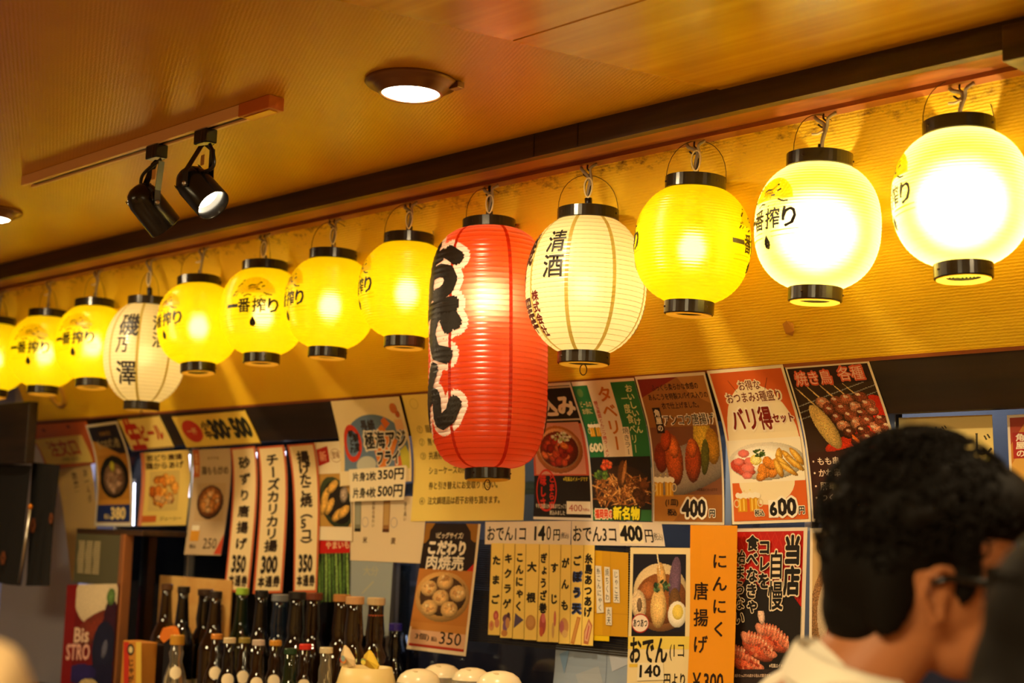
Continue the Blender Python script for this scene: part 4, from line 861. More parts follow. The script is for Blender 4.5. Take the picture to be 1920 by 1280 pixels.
gp = poster('gold_paper', 'shiny gold paper sheet with small white labels, right of the name cards', 'card', [(1108, 1031), (1178, 1036), (1177, 1194), (1110, 1190)], (204, 150, 24), [R(0, 0, 30, 100, (214, 160, 20)), R(52, 0, 1, 100, (180, 128, 16)), R(0, 73, 100, .6, (180, 128, 16))], off=.006, rough=.3)
poster('lower_sheet', 'brighter yellow lower sheet', None, [(1110, 1120), (1142, 1122), (1142, 1202), (1112, 1200)], (236, 196, 14), [], off=.005, parent=gp)
for tx_, c_ in (('糸こんにゃく', [(1116, 1060), (1127, 1061), (1132, 1148), (1119, 1149)]), ('焼ちくわ', [(1133, 1062), (1143, 1063), (1144, 1129), (1134, 1129)]), ('じゃこ天', [(1149, 1067), (1160, 1068), (1162, 1130), (1150, 1129)]), ('丸天', [(1136, 1138), (1147, 1138), (1147, 1172), (1136, 1171)])):
    poster('name_label', 'small white name label', None, c_, (226, 218, 200), [V(tx_, 14, 3, 72, 94, (40, 34, 30), .01)], off=.0085, parent=gp)
sp_ = onY(1120, 1240, 3.0)
poster('plastic_sheet', 'pale blue crinkled plastic sheet below the name cards', 'sheet', [(1044, 1206), (1182, 1220), (1178, 1300), (1036, 1300)], (150, 164, 184), [R(70, 0, .8, 100, (120, 134, 156)), POLY([(72, 2), (100, 2), (100, 30), (78, 50)], (186, 192, 206)), POLY([(6, 20), (20, 10), (14, 60)], (120, 150, 186)), POLY([(30, 60), (60, 40), (70, 90), (40, 96)], (164, 172, 184))], off=.016, prof=lambda z: 3.005, wave=.004, rough=.35)
ob_ = poster('oden_poster', 'cream poster of an oden bowl with egg, handwritten price 140', 'poster', [(1182, 1026), (1300, 1027), (1296, 1330), (1174, 1330)], (236, 214, 160),
    [FD('oden', 5, 4, 84, 48, 100), R(5, 52, 84, 3, (28, 22, 24)), R(0, 55, 100, 8, (234, 206, 90)), R(3, 72, 40, 2, (230, 190, 60)), E(19, 47, 14, 6, RED), E(19, 47, 12.8, 5.2, (240, 220, 200)), T('あつあつ', 8, 44.6, 22, 4.6, (40, 26, 20), .03), T('おでん', 4, 56, 58, 15, BK, .03), T('(1コ', 66, 60, 22, 10, BK, .0), T('円より', 58, 78, 32, 8, BK, .02), R(0, 90, 96, .8, (230, 190, 60))], off=.010)
poster('price_label', 'pasted price label, 140', None, [(1196, 1242), (1243, 1242), (1245, 1274), (1194, 1276)], (240, 224, 184), [T('140', 10, 14, 78, 66, BK, .03)], off=.012, parent=ob_)
poster('orange_paper_strip', 'tall wavy orange paper strip with handwritten characters, price 300', 'menu', [(1296, 984), (1383, 985), (1374, 1340), (1289, 1340)], (232, 150, 22),
    [V('にんにく', 48, 13, 34, 48, (40, 22, 12), .02, em=9), V('唐揚げ', 8, 28, 34, 42, (40, 22, 12), .02, em=10), T('￥300', 12, 78, 66, 9, (40, 22, 12), .02)], off=.020, wave=.006)
poster('gyoza_poster', 'red and black poster of fried dumplings with large brush lettering', 'poster', [(1380, 990), (1514, 988), (1504, 1330), (1374, 1330)], (236, 216, 188),
    [R(0, 2, 95, 42, (186, 26, 18)), [RING(12+11*(k % 8), 7+10*(k//8), 4.6, 4.6, (204, 60, 40), .14, 4) for k in range(32)], POLY([(0, 44), (0, 40), (20, 26), (40, 34), (70, 30), (95, 44)], (28, 22, 20)), R(0, 44, 95, 54, (28, 22, 20)), FD('gyoza', 0, 46, 80, 34, 110), POLY([(88, 78), (95, 74), (95, 78)], RED), R(0, 78, 95, 19, (50, 38, 36)), [RING(6+12*(k % 8), 81+6.5*(k//8), 4.6, 2.6, (34, 24, 22), .2, 4) for k in range(24)],
     V('当店', 70, 4, 24, 34, BK, .05, o=(238, 216, 180), ob=.05), V('自慢', 49, 12, 22, 34, BK, .025, o=(238, 216, 180), ob=.05), V('コレを', 34, 6, 18, 28, BK, .05, o=(238, 216, 180), ob=.05), V('食べなきゃ', 17, 4, 18, 44, BK, .05, o=(238, 216, 180), ob=.05), V('始まらない', 0, 12, 17, 42, BK, .03, o=(238, 216, 180), ob=.05),
     T('※写真はイメージです。', 54, 75, 34, 2.2, (236, 216, 190)), T('肉汁たっぷりの皮から包んだ餃子です', 4, 80.5, 52, 1.8, (226, 190, 160)), T('焼き餃子', -6, 86, 32, 4, (240, 230, 210), .04), R(37, 88, 7.5, 5.6, (240, 232, 216)), T('4', 39, 89, 4, 3.8, RED, .03), T('個300', 46, 88.6, 34, 4.4, (240, 230, 210), .04), R(0, 96.5, 95, 3.5, RED)], off=.012, prof=lambda z: 2.985)
poster('chicken_poster', 'poster of grilled chicken in a woven basket, partly behind the shirt', 'poster', [(1519, 990), (1700, 984), (1690, 1300), (1516, 1300)], (240, 222, 192),
    [FD('basket', 3, 3, 95, 95, 130), RING(15, 11, 7.5, 6, (30, 22, 18), .1), T('うまいもん', 9.5, 8, 11, 6, (30, 22, 18), .02), POLY([(19, 15), (21, 14), (24, 19), (22, 20)], (30, 22, 18))], off=.010, prof=lambda z: 2.985)

# ------------------------------------------------------------------ ceiling lamps
m_brown = mat('brown_enamel', rgb(120, 78, 40), rough=.3, metal=.3)
m_blk = mat('black_enamel', rgb(16, 13, 11), rough=.22, spec=.6)
m_lit = mat('lit_diffuser', (1, 1, 1), emit=(1, .80, .50), es=26)
m_spotlit = mat('lit_spot_lens', (1, 1, 1), emit=(1, .84, .58), es=22)
def downlight(x, y, label):
    t = thing('recessed_downlight', label, 'ceiling light', (x, y, HC)); L = (x, y, HC)
    g = lathe([(.098, 0), (.100, -.004), (.096, -.009), (.084, -.013), (.080, -.016), (.070, -.026), (.066, -.030), (.062, -.028), (.062, -.010)], 48)
    obj('trim_ring', g, m_brown, t, smooth=True)
    g = lathe([(.0001, -.035), (.03, -.034), (.05, -.031), (.062, -.026)], 40); obj('diffuser', g, m_lit, t, smooth=True)
    d = light('downlight_lamp', 'AREA', (0, 0, -.05), P_DOWN, (1, .76, .42), shape='DISK', size=.11); d.parent = t
    return t
p = onZ(771, 153, HC); YD = p[1]
t = downlight(p[0], YD, 'round glowing recessed ceiling light above the middle of the lantern row')
obj('clip', bbox((.06, .055, -.016), (.088, .075, -.002), .002), m_brown, t)
downlight(p[0]-2.02, YD, 'round recessed ceiling light cut by the left edge of the picture')
for k in (1, 2): downlight(p[0]+2.06*k, YD, 'round recessed ceiling light outside the view, number %d to the right' % k if False else ('recessed ceiling light just right of the view' if k == 1 else 'recessed ceiling light far right of the view'))
# lighting track
q0, q1 = onZ(36, 338, HC-.014), onZ(536, 196, HC-.014); yt = (q0[1]+q1[1])/2; x0, x1 = q0[0], q1[0]
t = thing('lighting_track', 'ceiling lighting track carrying two black spotlights', 'track', (x0, yt, HC)); og = (x0, yt, HC)
m_cu = mat('copper_rail', rgb(240, 200, 158), rough=.35)
g = box((x0, yt-.019, HC-.028), (x1-.12, yt-.009, HC-.001)); box((x0, yt+.009, HC-.028), (x1-.12, yt+.019, HC-.001), g); box((x0, yt-.009, HC-.006), (x1-.12, yt+.009, HC-.001), g)
obj('rail', g, m_cu, t, org=og); t.children[-1]['label'] = 'copper coloured channel'
obj('conductor', box((x0+.03, yt-.0088, HC-.024), (x1-.12, yt+.0088, HC-.012)), m_blk, t, org=og)
obj('feed_cap', bbox((x1-.12, yt-.021, HC-.031), (x1, yt+.021, HC-.0005), .0015), mat('orange_plastic', rgb(206, 116, 50), rough=.35), t, org=og)
g = G()
for a_ in (.02, .05, .09): box((x1-a_, yt-.012, HC-.034), (x1-a_+.006, yt-.006, HC-.030), g)
obj('contact', box((x1-.11, yt-.012, HC-.033), (x1-.012, yt+.012, HC-.0312)), mat('brass', rgb(210, 160, 40), rough=.3, metal=.8), t, org=og)
Cx = lambda r_, u_, f_: nrm(M @ np.array([r_, u_, -f_]))
def spotlight(px, py, cap_px, end_px, axis, label, lit):
    """adapter on the track at a pixel; body runs along a world direction"""
    a = onZ(px, py, HC-.05); a[1] = yt; D = np.dot(M.T @ (a-np.array((0, 0, CZ))), (0, 0, -1))
    c = atD(*cap_px, D); ax = Vector(axis).normalized()
    t = thing('track_spotlight', label, 'spotlight', (a[0], yt, HC-.03)); og = (a[0], yt, HC-.03)
    g = bbox((a[0]-.032, yt-.016, HC-.062), (a[0]+.022, yt+.016, HC-.028), .003); obj('track_adapter', g, m_blk, t, org=og)
    g = lathe([(.017, -.062), (.017, -.034), (.012, -.031)], 16, org=(a[0]+.004, yt, HC)); obj('adapter_knob', g, m_blk, t, org=og, smooth=True)
    # body
    Rm = ax.to_track_quat('Z', 'Y').to_matrix(); O = Vector(c)
    pr = [(.0001, -.036), (.016, -.034), (.030, -.026), (.039, -.012), (.042, .004), (.0425, .088), (.0415, .090), (.039, .088), (.037, .05)]
    g = lathe(pr, 40); g.v = [tuple(O + Rm @ Vector(v)) for v in g.v]; b_ = obj('lamp_housing', g, m_blk, t, org=og, smooth=True)
    for k in range(5):
        q = 2*PI*k/5; gg = bbox((-.004, -.0007, -.006), (.004, .0007, .006), .0005); r2 = Matrix.Rotation(q, 3, 'Z')
        gg.v = [tuple(O + Rm @ (r2 @ (Vector(v)+Vector((0, .0395, -.012))))) for v in gg.v]; obj('vent_slot', gg, m_board, b_, org=(0, 0, 0)); b_.children[-1].location = -Vector(og)
    g = lathe([(.0001, .056), (.018, .055), (.034, .052), (.038, .050)], 32); g.v = [tuple(O + Rm @ Vector(v)) for v in g.v]
    obj('lens', g, m_spotlit if lit else mat('unlit_lens', rgb(120, 110, 90), rough=.2), t, org=og, smooth=True)
    # bracket: two flat arms from the adapter to the housing sides
    side = ax.cross(Vector((0, 0, 1))).normalized(); piv = O+ax*.02
    top = Vector((a[0]+.004, yt, HC-.066)); 
    for s in (1, -1):
        P = [top, top+side*s*.020+Vector((0, 0, -.006)), piv+side*s*.045+Vector((0, 0, .03)), piv+side*s*.0455, piv+side*s*.0455-Vector((0, 0, .008))]
        gg = G(); w_ = side.cross(Vector((0, 0, 1))).normalized()*.008; v = []
        for p_ in P: v += [p_-w_-side*.001, p_+w_-side*.001, p_+w_+side*.001, p_-w_+side*.001]
        f = [(4*i+k, 4*i+(k+1) % 4, 4*i+4+(k+1) % 4, 4*i+4+k) for i in range(len(P)-1) for k in range(4)]+[(3, 2, 1, 0), tuple(4*(len(P)-1)+k for k in range(4))]
        gg.add([tuple(q) for q in v], f); br = obj('bracket_arm', gg, m_blk, t, org=og)
        gg = G(); ellipsoid(piv+side*s*.047, (.006, .006, .006), gg, seg=12, ring=8); obj('screw', gg, m_alu, br, org=og)
    gg = bbox((top.x-.008, top.y-.010, top.z-.05), (top.x+.008, top.y-.009, top.z-.025), .0004); obj('label_plate', gg, mat('label_orange', rgb(220, 170, 90)), t, org=og)
    P = spline([top+Vector((.012, 0, 0)), top+Vector((.045 if lit else -.05, -.01, -.03)), top+Vector((.040 if lit else -.06, -.01, -.065)), O-ax*.03], 8)
    obj('power_cord', tube(P, .0045, 8), m_tape, t, org=og, smooth=True)
    if lit:
        d = light('spot_lamp', 'SPOT', tuple(O+ax*.07-Vector(og)), P_SPOT, (1, .78, .45), spot_size=1.1, spot_blend=.6, shadow_soft_size=.03); d.rotation_euler = (-ax).to_track_quat('Z', 'Y').to_euler(); d.parent = t
spotlight(278, 285, (269, 372), (310, 430), tuple(Cx(.5, -.72, .35)), 'unlit black track spotlight on the left, aimed down and away', False)
spotlight(368, 256, (362, 342), (405, 405), tuple(Cx(.60, -.62, -.42)), 'lit black track spotlight on the right of the pair', True)
# round ring on the sloping panel behind the left lanterns
c = onProf(108, 738, soffY); g = lathe([(.036, .002), (.040, .010), (.052, .012), (.058, .006), (.060, 0)], 36)
Rm = Matrix.Rotation(PI/2, 3, 'X') ; Rt = Matrix.Rotation(math.atan(.5), 3, 'X')
g.v = [tuple(Vector(c)+Rt @ (Rm @ Vector(v))) for v in g.v]
tag(obj('round_vent', g, mat('beige_plastic', rgb(196, 150, 70), rough=.5), org=tuple(c), smooth=True), 'round beige vent ring on the sloping wall behind the leftmost lanterns', 'vent')

# ------------------------------------------------------------------ bottles and crockery on the counter
def glass_mat(name, col, rough=.05, trans=.4):
    return mat(name, col, rough=rough, trans=trans, coat=.6, spec=.7)
m_gb = glass_mat('dark_brown_glass', rgb(40, 22, 10)); m_gg = glass_mat('dark_green_glass', rgb(26, 44, 24)); m_gk = glass_mat('black_glass', rgb(18, 16, 18)); m_gc = glass_mat('clear_glass', rgb(214, 205, 180), trans=.9); m_gblue = glass_mat('dark_blue_glass', rgb(24, 40, 60))
m_lab = mat('cream_label', rgb(228, 210, 170), rough=.6); m_labk = mat('dark_label', rgb(30, 26, 24), rough=.6)
def bottle_profile(H, Rb, rn, sh=.62):
    hs = H*sh; return [(.0001, 0), (Rb*.9, 0), (Rb, .008), (Rb, hs), (Rb*.96, hs+.012), (Rb*.78, hs+.035), (Rb*.52, hs+.062), (rn*1.25, hs+.090), (rn, H-.045), (rn, H-.012), (rn*.9, H-.010)]
def bottle(x, y, H, Rb, rn, gm, capc, label, group, sh=.62, neck_label=None, seal=None, cap_h=.022, round_lab=None):
    t = thing('bottle', label, 'bottle', (x, y, ZC_), group)
    obj('glass_body', lathe(bottle_profile(H, Rb, rn, sh), 28), gm, t, smooth=True)
    obj('cap', lathe([(rn*1.12, H-cap_h), (rn*1.18, H-cap_h+.001), (rn*1.18, H-.002), (rn*1.08, H), (.0001, H)], 20), mat('cap_%02x%02x%02x' % capc, rgb(*capc), rough=.35), t, smooth=False)
    va = math.atan2(-y, -x)
    o = obj('paper_label', lathe([(Rb+.0006, .05), (Rb+.0006, H*(sh-.06 if round_lab else .34))], 20, a0=va-1.1, a1=va+1.1), m_lab, t)
    o2 = obj('text_band', lathe([(Rb+.0012, .09), (Rb+.0012, .12)], 14, a0=va-.7, a1=va+.7), m_labk, o)
    if round_lab:                                   # round shoulder label that bends over the shoulder
        pr = bottle_profile(H, Rb, rn, sh); rz = round_lab[1]; g = G(); v = []; n = 22
        def rad(z):
            for (r0, z0), (r1, z1) in zip(pr, pr[1:]):
                if z0 <= z <= z1 and z1 > z0: return r0+(r1-r0)*(z-z0)/(z1-z0)
            return Rb
        cz = H*sh+round_lab[0]; rings = 4
        v.append(((rad(cz)+.0012)*math.cos(va), (rad(cz)+.0012)*math.sin(va), cz)); f = []
        for j in range(1, rings+1):
            for i in range(n):
                q = 2*PI*i/n; z = cz+rz*j/rings*math.sin(q); r_ = rad(z)+.0014; a = va+rz*j/rings*math.cos(q)/max(r_, .02); v.append((r_*math.cos(a), r_*math.sin(a), z))
        for i in range(n): f.append((0, 1+i, 1+(i+1) % n))
        for j in range(rings-1):
            for i in range(n): k = (i+1) % n; f.append((1+j*n+i, 1+(j+1)*n+i, 1+(j+1)*n+k, 1+j*n+k))
        g.add(v, f); obj('shoulder_label', g, m_lab, t, smooth=True)
    if neck_label: obj('neck_band', lathe([(rn+.0008, H-.075), (rn+.0008, H-.05)], 18), mat('neck_%02x%02x%02x' % neck_label, rgb(*neck_label), rough=.5), t)
    return t
def topz(px, py, Y): return onY(px, py, Y)
BACK = [(314, 1094, m_gb, (84, 54, 30), 'tall dark bottle leftmost in the back row', None), (345, 1099, m_gk, (30, 22, 18), 'tall dark bottle second from left in the back row', None), (386, 1104, m_gk, (60, 40, 26), 'tall dark bottle third from left in the back row', None),
 (405, 1108, m_gb, (40, 28, 22), 'tall dark bottle fourth from left, close against the third', None), (455, 1102, m_gg, (150, 190, 60), 'tall dark bottle with a bright green cap', None), (491, 1106, m_gk, (22, 20, 20), 'tall black bottle right of the green capped one', None),
 (526, 1114, m_gblue, (120, 124, 130), 'tall dark blue bottle with a silver cap', None), (558, 1109, m_gk, (26, 22, 22), 'tall black bottle right of the silver capped one', None), (590, 1111, m_gb, (112, 54, 30), 'tall dark bottle with a reddish brown cap', None),
 (642, 1114, m_gb, (176, 118, 60), 'tall brown bottle with a copper cap, left of three at the right', None), (666, 1118, m_gb, (196, 150, 100), 'tall brown bottle with a pale copper cap, middle of three at the right', None), (706, 1120, m_gb, (200, 170, 120), 'tall brown bottle with orange neck band, rightmost in the back row', (190, 80, 30))]
yrow = [2.88, 2.78, 2.88, 2.77, 2.88, 2.78, 2.88, 2.78, 2.88, 2.87, 2.75, 2.86]
for i, (px, py, gm, cc, lab, nb) in enumerate(BACK):
    P = onY(px, py, yrow[i]); wide = .023 if i in (2, 6, 8, 11, 9, 10, 7) else .018
    bottle(P[0], P[1], P[2]-ZC_, .048, wide, gm, cc, lab, 'tall bottles in the back row', sh=.58, neck_label=nb)
FRONT = [(333, 1190, m_gc, (196, 140, 40), 'short clear bottle with a big yellow cap and cream label, leftmost in front'), (407, 1188, m_gb, (206, 130, 46), 'short dark bottle with an orange cap, left part of the front row'),
 (431, 1195, m_gk, (206, 184, 140), 'short dark bottle with a cream cap'), (459, 1195, m_gb, (150, 130, 56), 'short dark bottle with an olive gold cap'), (485, 1199, m_gb, (190, 170, 150), 'short dark bottle with a whitish ribbed cap'),
 (517, 1200, m_gb, (206, 140, 40), 'short dark bottle with an orange cap, right of the whitish capped one'), (545, 1215, m_gg, (30, 60, 30), 'short green bottle between the orange and red caps'), (573, 1207, m_gb, (206, 44, 26), 'short dark bottle with a red cap'), (612, 1213, m_gc, (206, 190, 150), 'short clear bottle with a cream screw cap and round label, rightmost in front')]
yfr = [2.58, 2.66, 2.54, 2.67, 2.54, 2.67, 2.54, 2.67, 2.55]
for i, (px, py, gm, cc, lab) in enumerate(FRONT):
    P = onY(px, py, yfr[i]); bottle(P[0], P[1], P[2]-ZC_, .036, .0155 if i else .019, gm, cc, lab, 'short bottles in the front row', sh=.56, cap_h=.016 if i else .03, round_lab=(.030, .019))
# bottle with a blue cap further right and the big dark one behind it
P = onY(742, 1168, 2.95); bottle(P[0], P[1], P[2]-ZC_, .033, .017, m_gk, (48, 34, 120), 'plastic bottle with a blue cap standing left of the dumpling poster', None, sh=.6, neck_label=(170, 170, 165))
P = onY(759, 1058, 3.10); t = bottle(P[0], P[1], P[2]-ZC_, .056, .018, m_gk, (20, 18, 18), 'big black bottle behind the glass, left of the dumpling poster', None, sh=.5)
# white plastic container with two folded packets
P = onY(688, 1250, 2.60); x, y, zt_ = P
t = thing('plastic_container', 'cream plastic container with a dark rim below the brown bottles', 'container', (x, y, ZC_)); H = zt_-ZC_
obj('container_body', lathe([(.0001, 0), (.062, 0), (.074, H*.35), (.082, H*.72), (.080, H*.86), (.068, H), (.064, H), (.070, H*.8)], 40), mat('cream_plastic', rgb(232, 208, 140), rough=.4), t, smooth=True)
obj('green_band', lathe([(.0828, H*.60), (.0832, H*.66), (.0828, H*.72)], 40), mat('green_band', rgb(176, 176, 90), rough=.5), t, smooth=True)
for a_ in (-2.0, -2.75): obj('side_rib', box((.080*math.cos(a_)-.003, .080*math.sin(a_)-.003, H*.74), (.080*math.cos(a_)+.003, .080*math.sin(a_)+.003, H*.86)), MATS['cream_plastic'], t)
def packet(px, py, sx, sz, tilt, pcol, cols, label):
    c = onY(px, py, 2.585); t = thing('snack_packet', label, 'packet', tuple(c)); g = G(); pts = [(-.5, -.42), (-.42, .12), (-.18, .5), (.06, .34), (.5, -.18), (.46, -.46), (0, -.5)]
    R2 = Matrix.Rotation(tilt, 2); v = []
    for s in (-1, 1):
        for a_, b_ in pts: q = R2 @ Vector((a_*sx, b_*sz)); v.append((q.x, s*.003, q.y))
        v.append((0, s*.014, 0))
    n = len(pts); f = [(i, (i+1) % n, n) for i in range(n)]+[(n+1+(i+1) % n, n+1+i, 2*n+1) for i in range(n)]+[(i, n+1+i, n+1+(i+1) % n, (i+1) % n) for i in range(n)]
    g.add(v, f); obj('wrapper', g, mat('wrap_%02x%02x%02x' % pcol, rgb(*pcol), rough=.3), t)
    for k, c_ in enumerate(cols):
        gg = G(); a_ = random.uniform(-.22, .2)*sx; b_ = random.uniform(-.2, .1)*sz
        gg.add([(a_+.16*sx*math.cos(q), -.0155, b_+.14*sz*math.sin(q)) for q in np.linspace(0, 2*PI, 9)[:-1]], [tuple(range(8))]); gg.v = [(p_[0], p_[1]-.0004*k, p_[2]) for p_ in gg.v]
        obj('printed_patch', gg, mat('patch_%02x%02x%02x' % c_, rgb(*c_), rough=.4), t)
packet(652, 1230, .062, .060, .1, (226, 200, 150), [(206, 90, 60), (230, 150, 70), (150, 170, 160)], 'folded snack packet printed red and orange, left one on the cream container')
packet(696, 1236, .068, .046, -.15, (226, 190, 60), [(206, 90, 40), (150, 170, 90), (240, 220, 90)], 'folded snack packet printed yellow and green, right one on the cream container')
# pots with white domed lids
def pot(px, py, R_, Y, label):
    P = onY(px, py, Y); H = P[2]-ZC_; t = thing('lidded_pot', label, 'pot', (P[0], P[1], ZC_), 'small grey pots with white domed lids')
    hb = H-R_*.62; obj('pot_body', lathe([(.0001, 0), (R_*.6, 0), (R_*.9, hb*.3), (R_*1.06, hb*.75), (R_*1.05, hb), (R_*.98, hb)], 36), mat('grey_glaze', rgb(120, 112, 96), rough=.2), t, smooth=True)
    o = obj('lid', lathe([(R_*1.02, hb), (R_*1.0, hb+R_*.10), (R_*.86, hb+R_*.34), (R_*.6, hb+R_*.52), (R_*.3, hb+R_*.60), (.0001, hb+R_*.62)], 40), mat('white_glaze', rgb(236, 220, 180), rough=.25), t, smooth=True)
    g = G(); ellipsoid((R_*.5*math.cos(-1.1), R_*.5*math.sin(-1.1), hb+R_*.50), (R_*.20, R_*.12, R_*.09), g, seg=14, ring=8); obj('lid_notch', g, mat('lid_shadow', rgb(206, 186, 140), rough=.4), o, smooth=True)
pot(786, 1253, .056, 2.62, 'small grey pot with white domed lid, leftmost, right beside the cream container')
pot(829, 1244, .054, 2.80, 'small grey pot with white domed lid, set behind the others')
pot(885, 1251, .050, 2.70, 'small grey pot with white domed lid, second from right')
pot(937, 1257, .056, 2.62, 'small grey pot with white domed lid, rightmost')
# cardboard sign behind the bottles
A, B = onY(302, 1078, 2.955), onY(437, 1076, 2.955)
t = tag(obj('cardboard_sign', bbox((A[0], 2.950, ZC_), (B[0], 2.956, A[2]), .001), mat('aged_card', rgb(214, 170, 96), rough=.7, noise=((6, 6, 9), rgb(196, 140, 66))), org=(A[0], 2.953, ZC_)), 'aged cream board standing behind the tall bottles at left', 'board')
poster('writing', 'faint dark writing', None, [(402, 1118), (420, 1118), (418, 1166), (402, 1166)], (206, 160, 86), [V('酒類販売', 8, 4, 36, 90, (70, 50, 30)), V('年齢確認', 56, 4, 36, 90, (90, 64, 36))], off=.0065, prof=lambda z: 2.955, parent=t)
# small carton boxes by the fridge
def carton(x0p, x1p, yp, Y, d, col, label, els):
    A, B = onY(x0p, yp, Y), onY(x1p, yp, Y)
    t = tag(obj('carton', bbox((A[0], Y, ZC_), (B[0], Y+d, A[2]), .002), mat('carton_%02x%02x%02x' % col, rgb(*col), rough=.5), org=(A[0], Y, ZC_)), label, 'box')
    poster('box_print', None, None, [(x0p+1, yp+3), (x1p-1, yp+3), (x1p-1, yp+95), (x0p+1, yp+95)], col, els, off=.001, prof=lambda z: Y, parent=t)
carton(231, 266, 1200, 2.66, .06, (200, 130, 44), 'orange brown snack carton standing by the cabinet at left', [R(0, 0, 30, 100, (196, 50, 30)), E(40, 16, 20, 12, (40, 34, 24)), E(40, 16, 12, 7, (220, 200, 140)), V('じゃが', 24, 34, 34, 50, (60, 36, 20), .04), R(70, 0, 30, 100, (226, 186, 70))])
carton(268, 292, 1206, 2.72, .05, (44, 30, 24), 'dark snack carton with a red patch beside the orange one', [R(50, 40, 50, 30, (190, 40, 26)), E(30, 14, 22, 10, (200, 180, 140))])
g = G(); c = onY(314, 1185, 2.68); P = [(-.05, 0, -.02), (-.03, 0, .012), (0, .01, .02), (.03, 0, .016), (.045, 0, -.006), (.02, 0, -.016), (-.02, 0, -.036)]
g.add([(c[0]+a_, c[1]+b_, c[2]+z_) for a_, b_, z_ in P]+[(c[0]+a_, c[1]+b_+.02, c[2]+z_) for a_, b_, z_ in P], [tuple(range(7)), tuple(range(13, 6, -1))]+[(i, i+7, (i+1) % 7+7, (i+1) % 7) for i in range(7)])
g2 = box((c[0]-.02, c[1]+.002, ZC_), (c[0]+.02, c[1]+.018, c[2]-.01))
t = thing('snack_bag', 'small orange snack bag on a dark stand behind the front bottles at left', 'snack', (c[0], c[1], ZC_)); obj('bag', g, mat('orange_foil', rgb(224, 120, 34), rough=.3), t, org=(c[0], c[1], ZC_)); obj('stand', g2, m_blk, t, org=(c[0], c[1], ZC_))

# ------------------------------------------------------------------ left end: cabinet, noren, wine poster
A, B = onY(143, 1000, 2.80), onY(238, 1000, 2.80); zb_ = onY(190, 1096, 2.80)[2]
m_cab = mat('olive_steel', rgb(96, 92, 66), rough=.35, metal=.2); m_mesh = mat('pale_mesh', rgb(176, 160, 120), rough=.5)
t = thing('glass_cabinet', 'tall steel cabinet with a mesh panel and copper corner post at the left', 'cabinet', (A[0], 2.80, ZC_)); og = (A[0], 2.80, ZC_)
obj('mesh_panel_frame', bbox((A[0], 2.80, zb_), (B[0]-.03, 2.83, A[2]), .003), m_cab, t, org=og)
fr_ = t.children[-1]
for j in range(3):
    g = G(); x_ = A[0]+.03+j*.058
    for k in range(18): z_ = A[2]-.028-k*.0068; box((x_+.004*math.sin(k*.5+j), 2.797, z_-.0022), (x_+.042, 2.8, z_+.0022), g)
    o = obj('louvre', g, m_mesh, fr_); o.location = -Vector(og); o['kind'] = 'stuff'
obj('corner_post', bbox((B[0]-.03, 2.79, ZC_), (B[0], 2.83, A[2]+.004), .004), mat('copper_post', rgb(196, 130, 80), rough=.3, metal=.7), t, org=og)
C_ = onY(345, 1000, 2.97)
obj('cabinet_roof', bbox((A[0], 2.80, A[2]), (C_[0], 3.0, A[2]+.02), .003), m_dark, t, org=og)
obj('side_glass', box((B[0], 2.86, ZC_), (C_[0], 2.863, A[2])), mg, t, org=og)
poster('wine_poster', 'dark red wine advertisement poster standing below the mesh cabinet', 'poster', [(126, 1096), (222, 1094), (208, 1300), (112, 1300)], (120, 16, 12),
    [FD('wine', 0, 0, 100, 100, 90), T('Bis', 22, 40, 28, 13, (226, 190, 160), .03), T('STRO', 8, 55, 46, 14, (226, 170, 150), .03)], off=0, prof=lambda z: 2.782)
# black shop curtain and its pole
def cloth(corn, Y, label):
    g = G(); P = [onY(x, y, Y) for x, y in corn]; n, m_ = 16, 12; v = []
    for j in range(m_+1):
        for i in range(n+1):
            a_, b_ = i/n, j/m_; q = (P[0]*(1-a_)+P[1]*a_)*(1-b_)+(P[3]*(1-a_)+P[2]*a_)*b_; v.append((q[0], Y+.012*math.sin(a_*11+b_*2)*b_, q[2]))
    f = [(j*(n+1)+i, (j+1)*(n+1)+i, (j+1)*(n+1)+i+1, j*(n+1)+i+1) for j in range(m_) for i in range(n)]; g.add(v, f)
    k = len(g.v); g.v += [(p_[0], p_[1]+.002, p_[2]) for p_ in v]; g.f += [tuple(x+k for x in q[::-1]) for q in f]; g.m += [0]*len(f)
    return tag(obj('shop_curtain', g, mat('black_cloth', rgb(20, 17, 16), rough=.85), org=tuple(P[0]), smooth=True), label, 'curtain')
m_crest = mat('faded_orange_crest', rgb(110, 56, 20), rough=.8)
def crest(o, px, py, Y, s):
    c = onY(px, py, Y); g = G()
    for k in range(6): q = 2*PI*k/6; ellipsoid((c[0]+s*.5*math.cos(q), c[1]-.014, c[2]+s*.6*math.sin(q)), (s*.3, .0015, s*.42), g, seg=8, ring=5)
    r_ = obj('crest', g, m_crest, o); r_.location = -o.location
t = cloth([(-40, 868), (58, 872), (36, 1098), (-60, 1084)], 2.66, 'black shop curtain panel left of the pale pole'); crest(t, 12, 1046, 2.66, .028)
t = cloth([(60, 866), (112, 872), (90, 1098), (44, 1098)], 2.70, 'black shop curtain panel right of the pale pole'); crest(t, 68, 985, 2.70, .030); crest(t, 102, 972, 2.70, .022)
a_, b_ = onY(57, 950, 2.64), onY(37, 1094, 2.64)
t = thing('curtain_pole', 'thin pale pole with a brass tip in front of the black curtain', 'pole', tuple(b_)); obj('shaft', tube([tuple(b_), tuple(a_)], .0075, 10), m_alu, t, org=tuple(b_), smooth=True)
g = G(); ellipsoid(tuple(a_), (.010, .010, .012), g, seg=12, ring=8); obj('brass_tip', g, mat('brass_tip', rgb(200, 120, 30), rough=.3, metal=.7), t, org=tuple(b_), smooth=True)
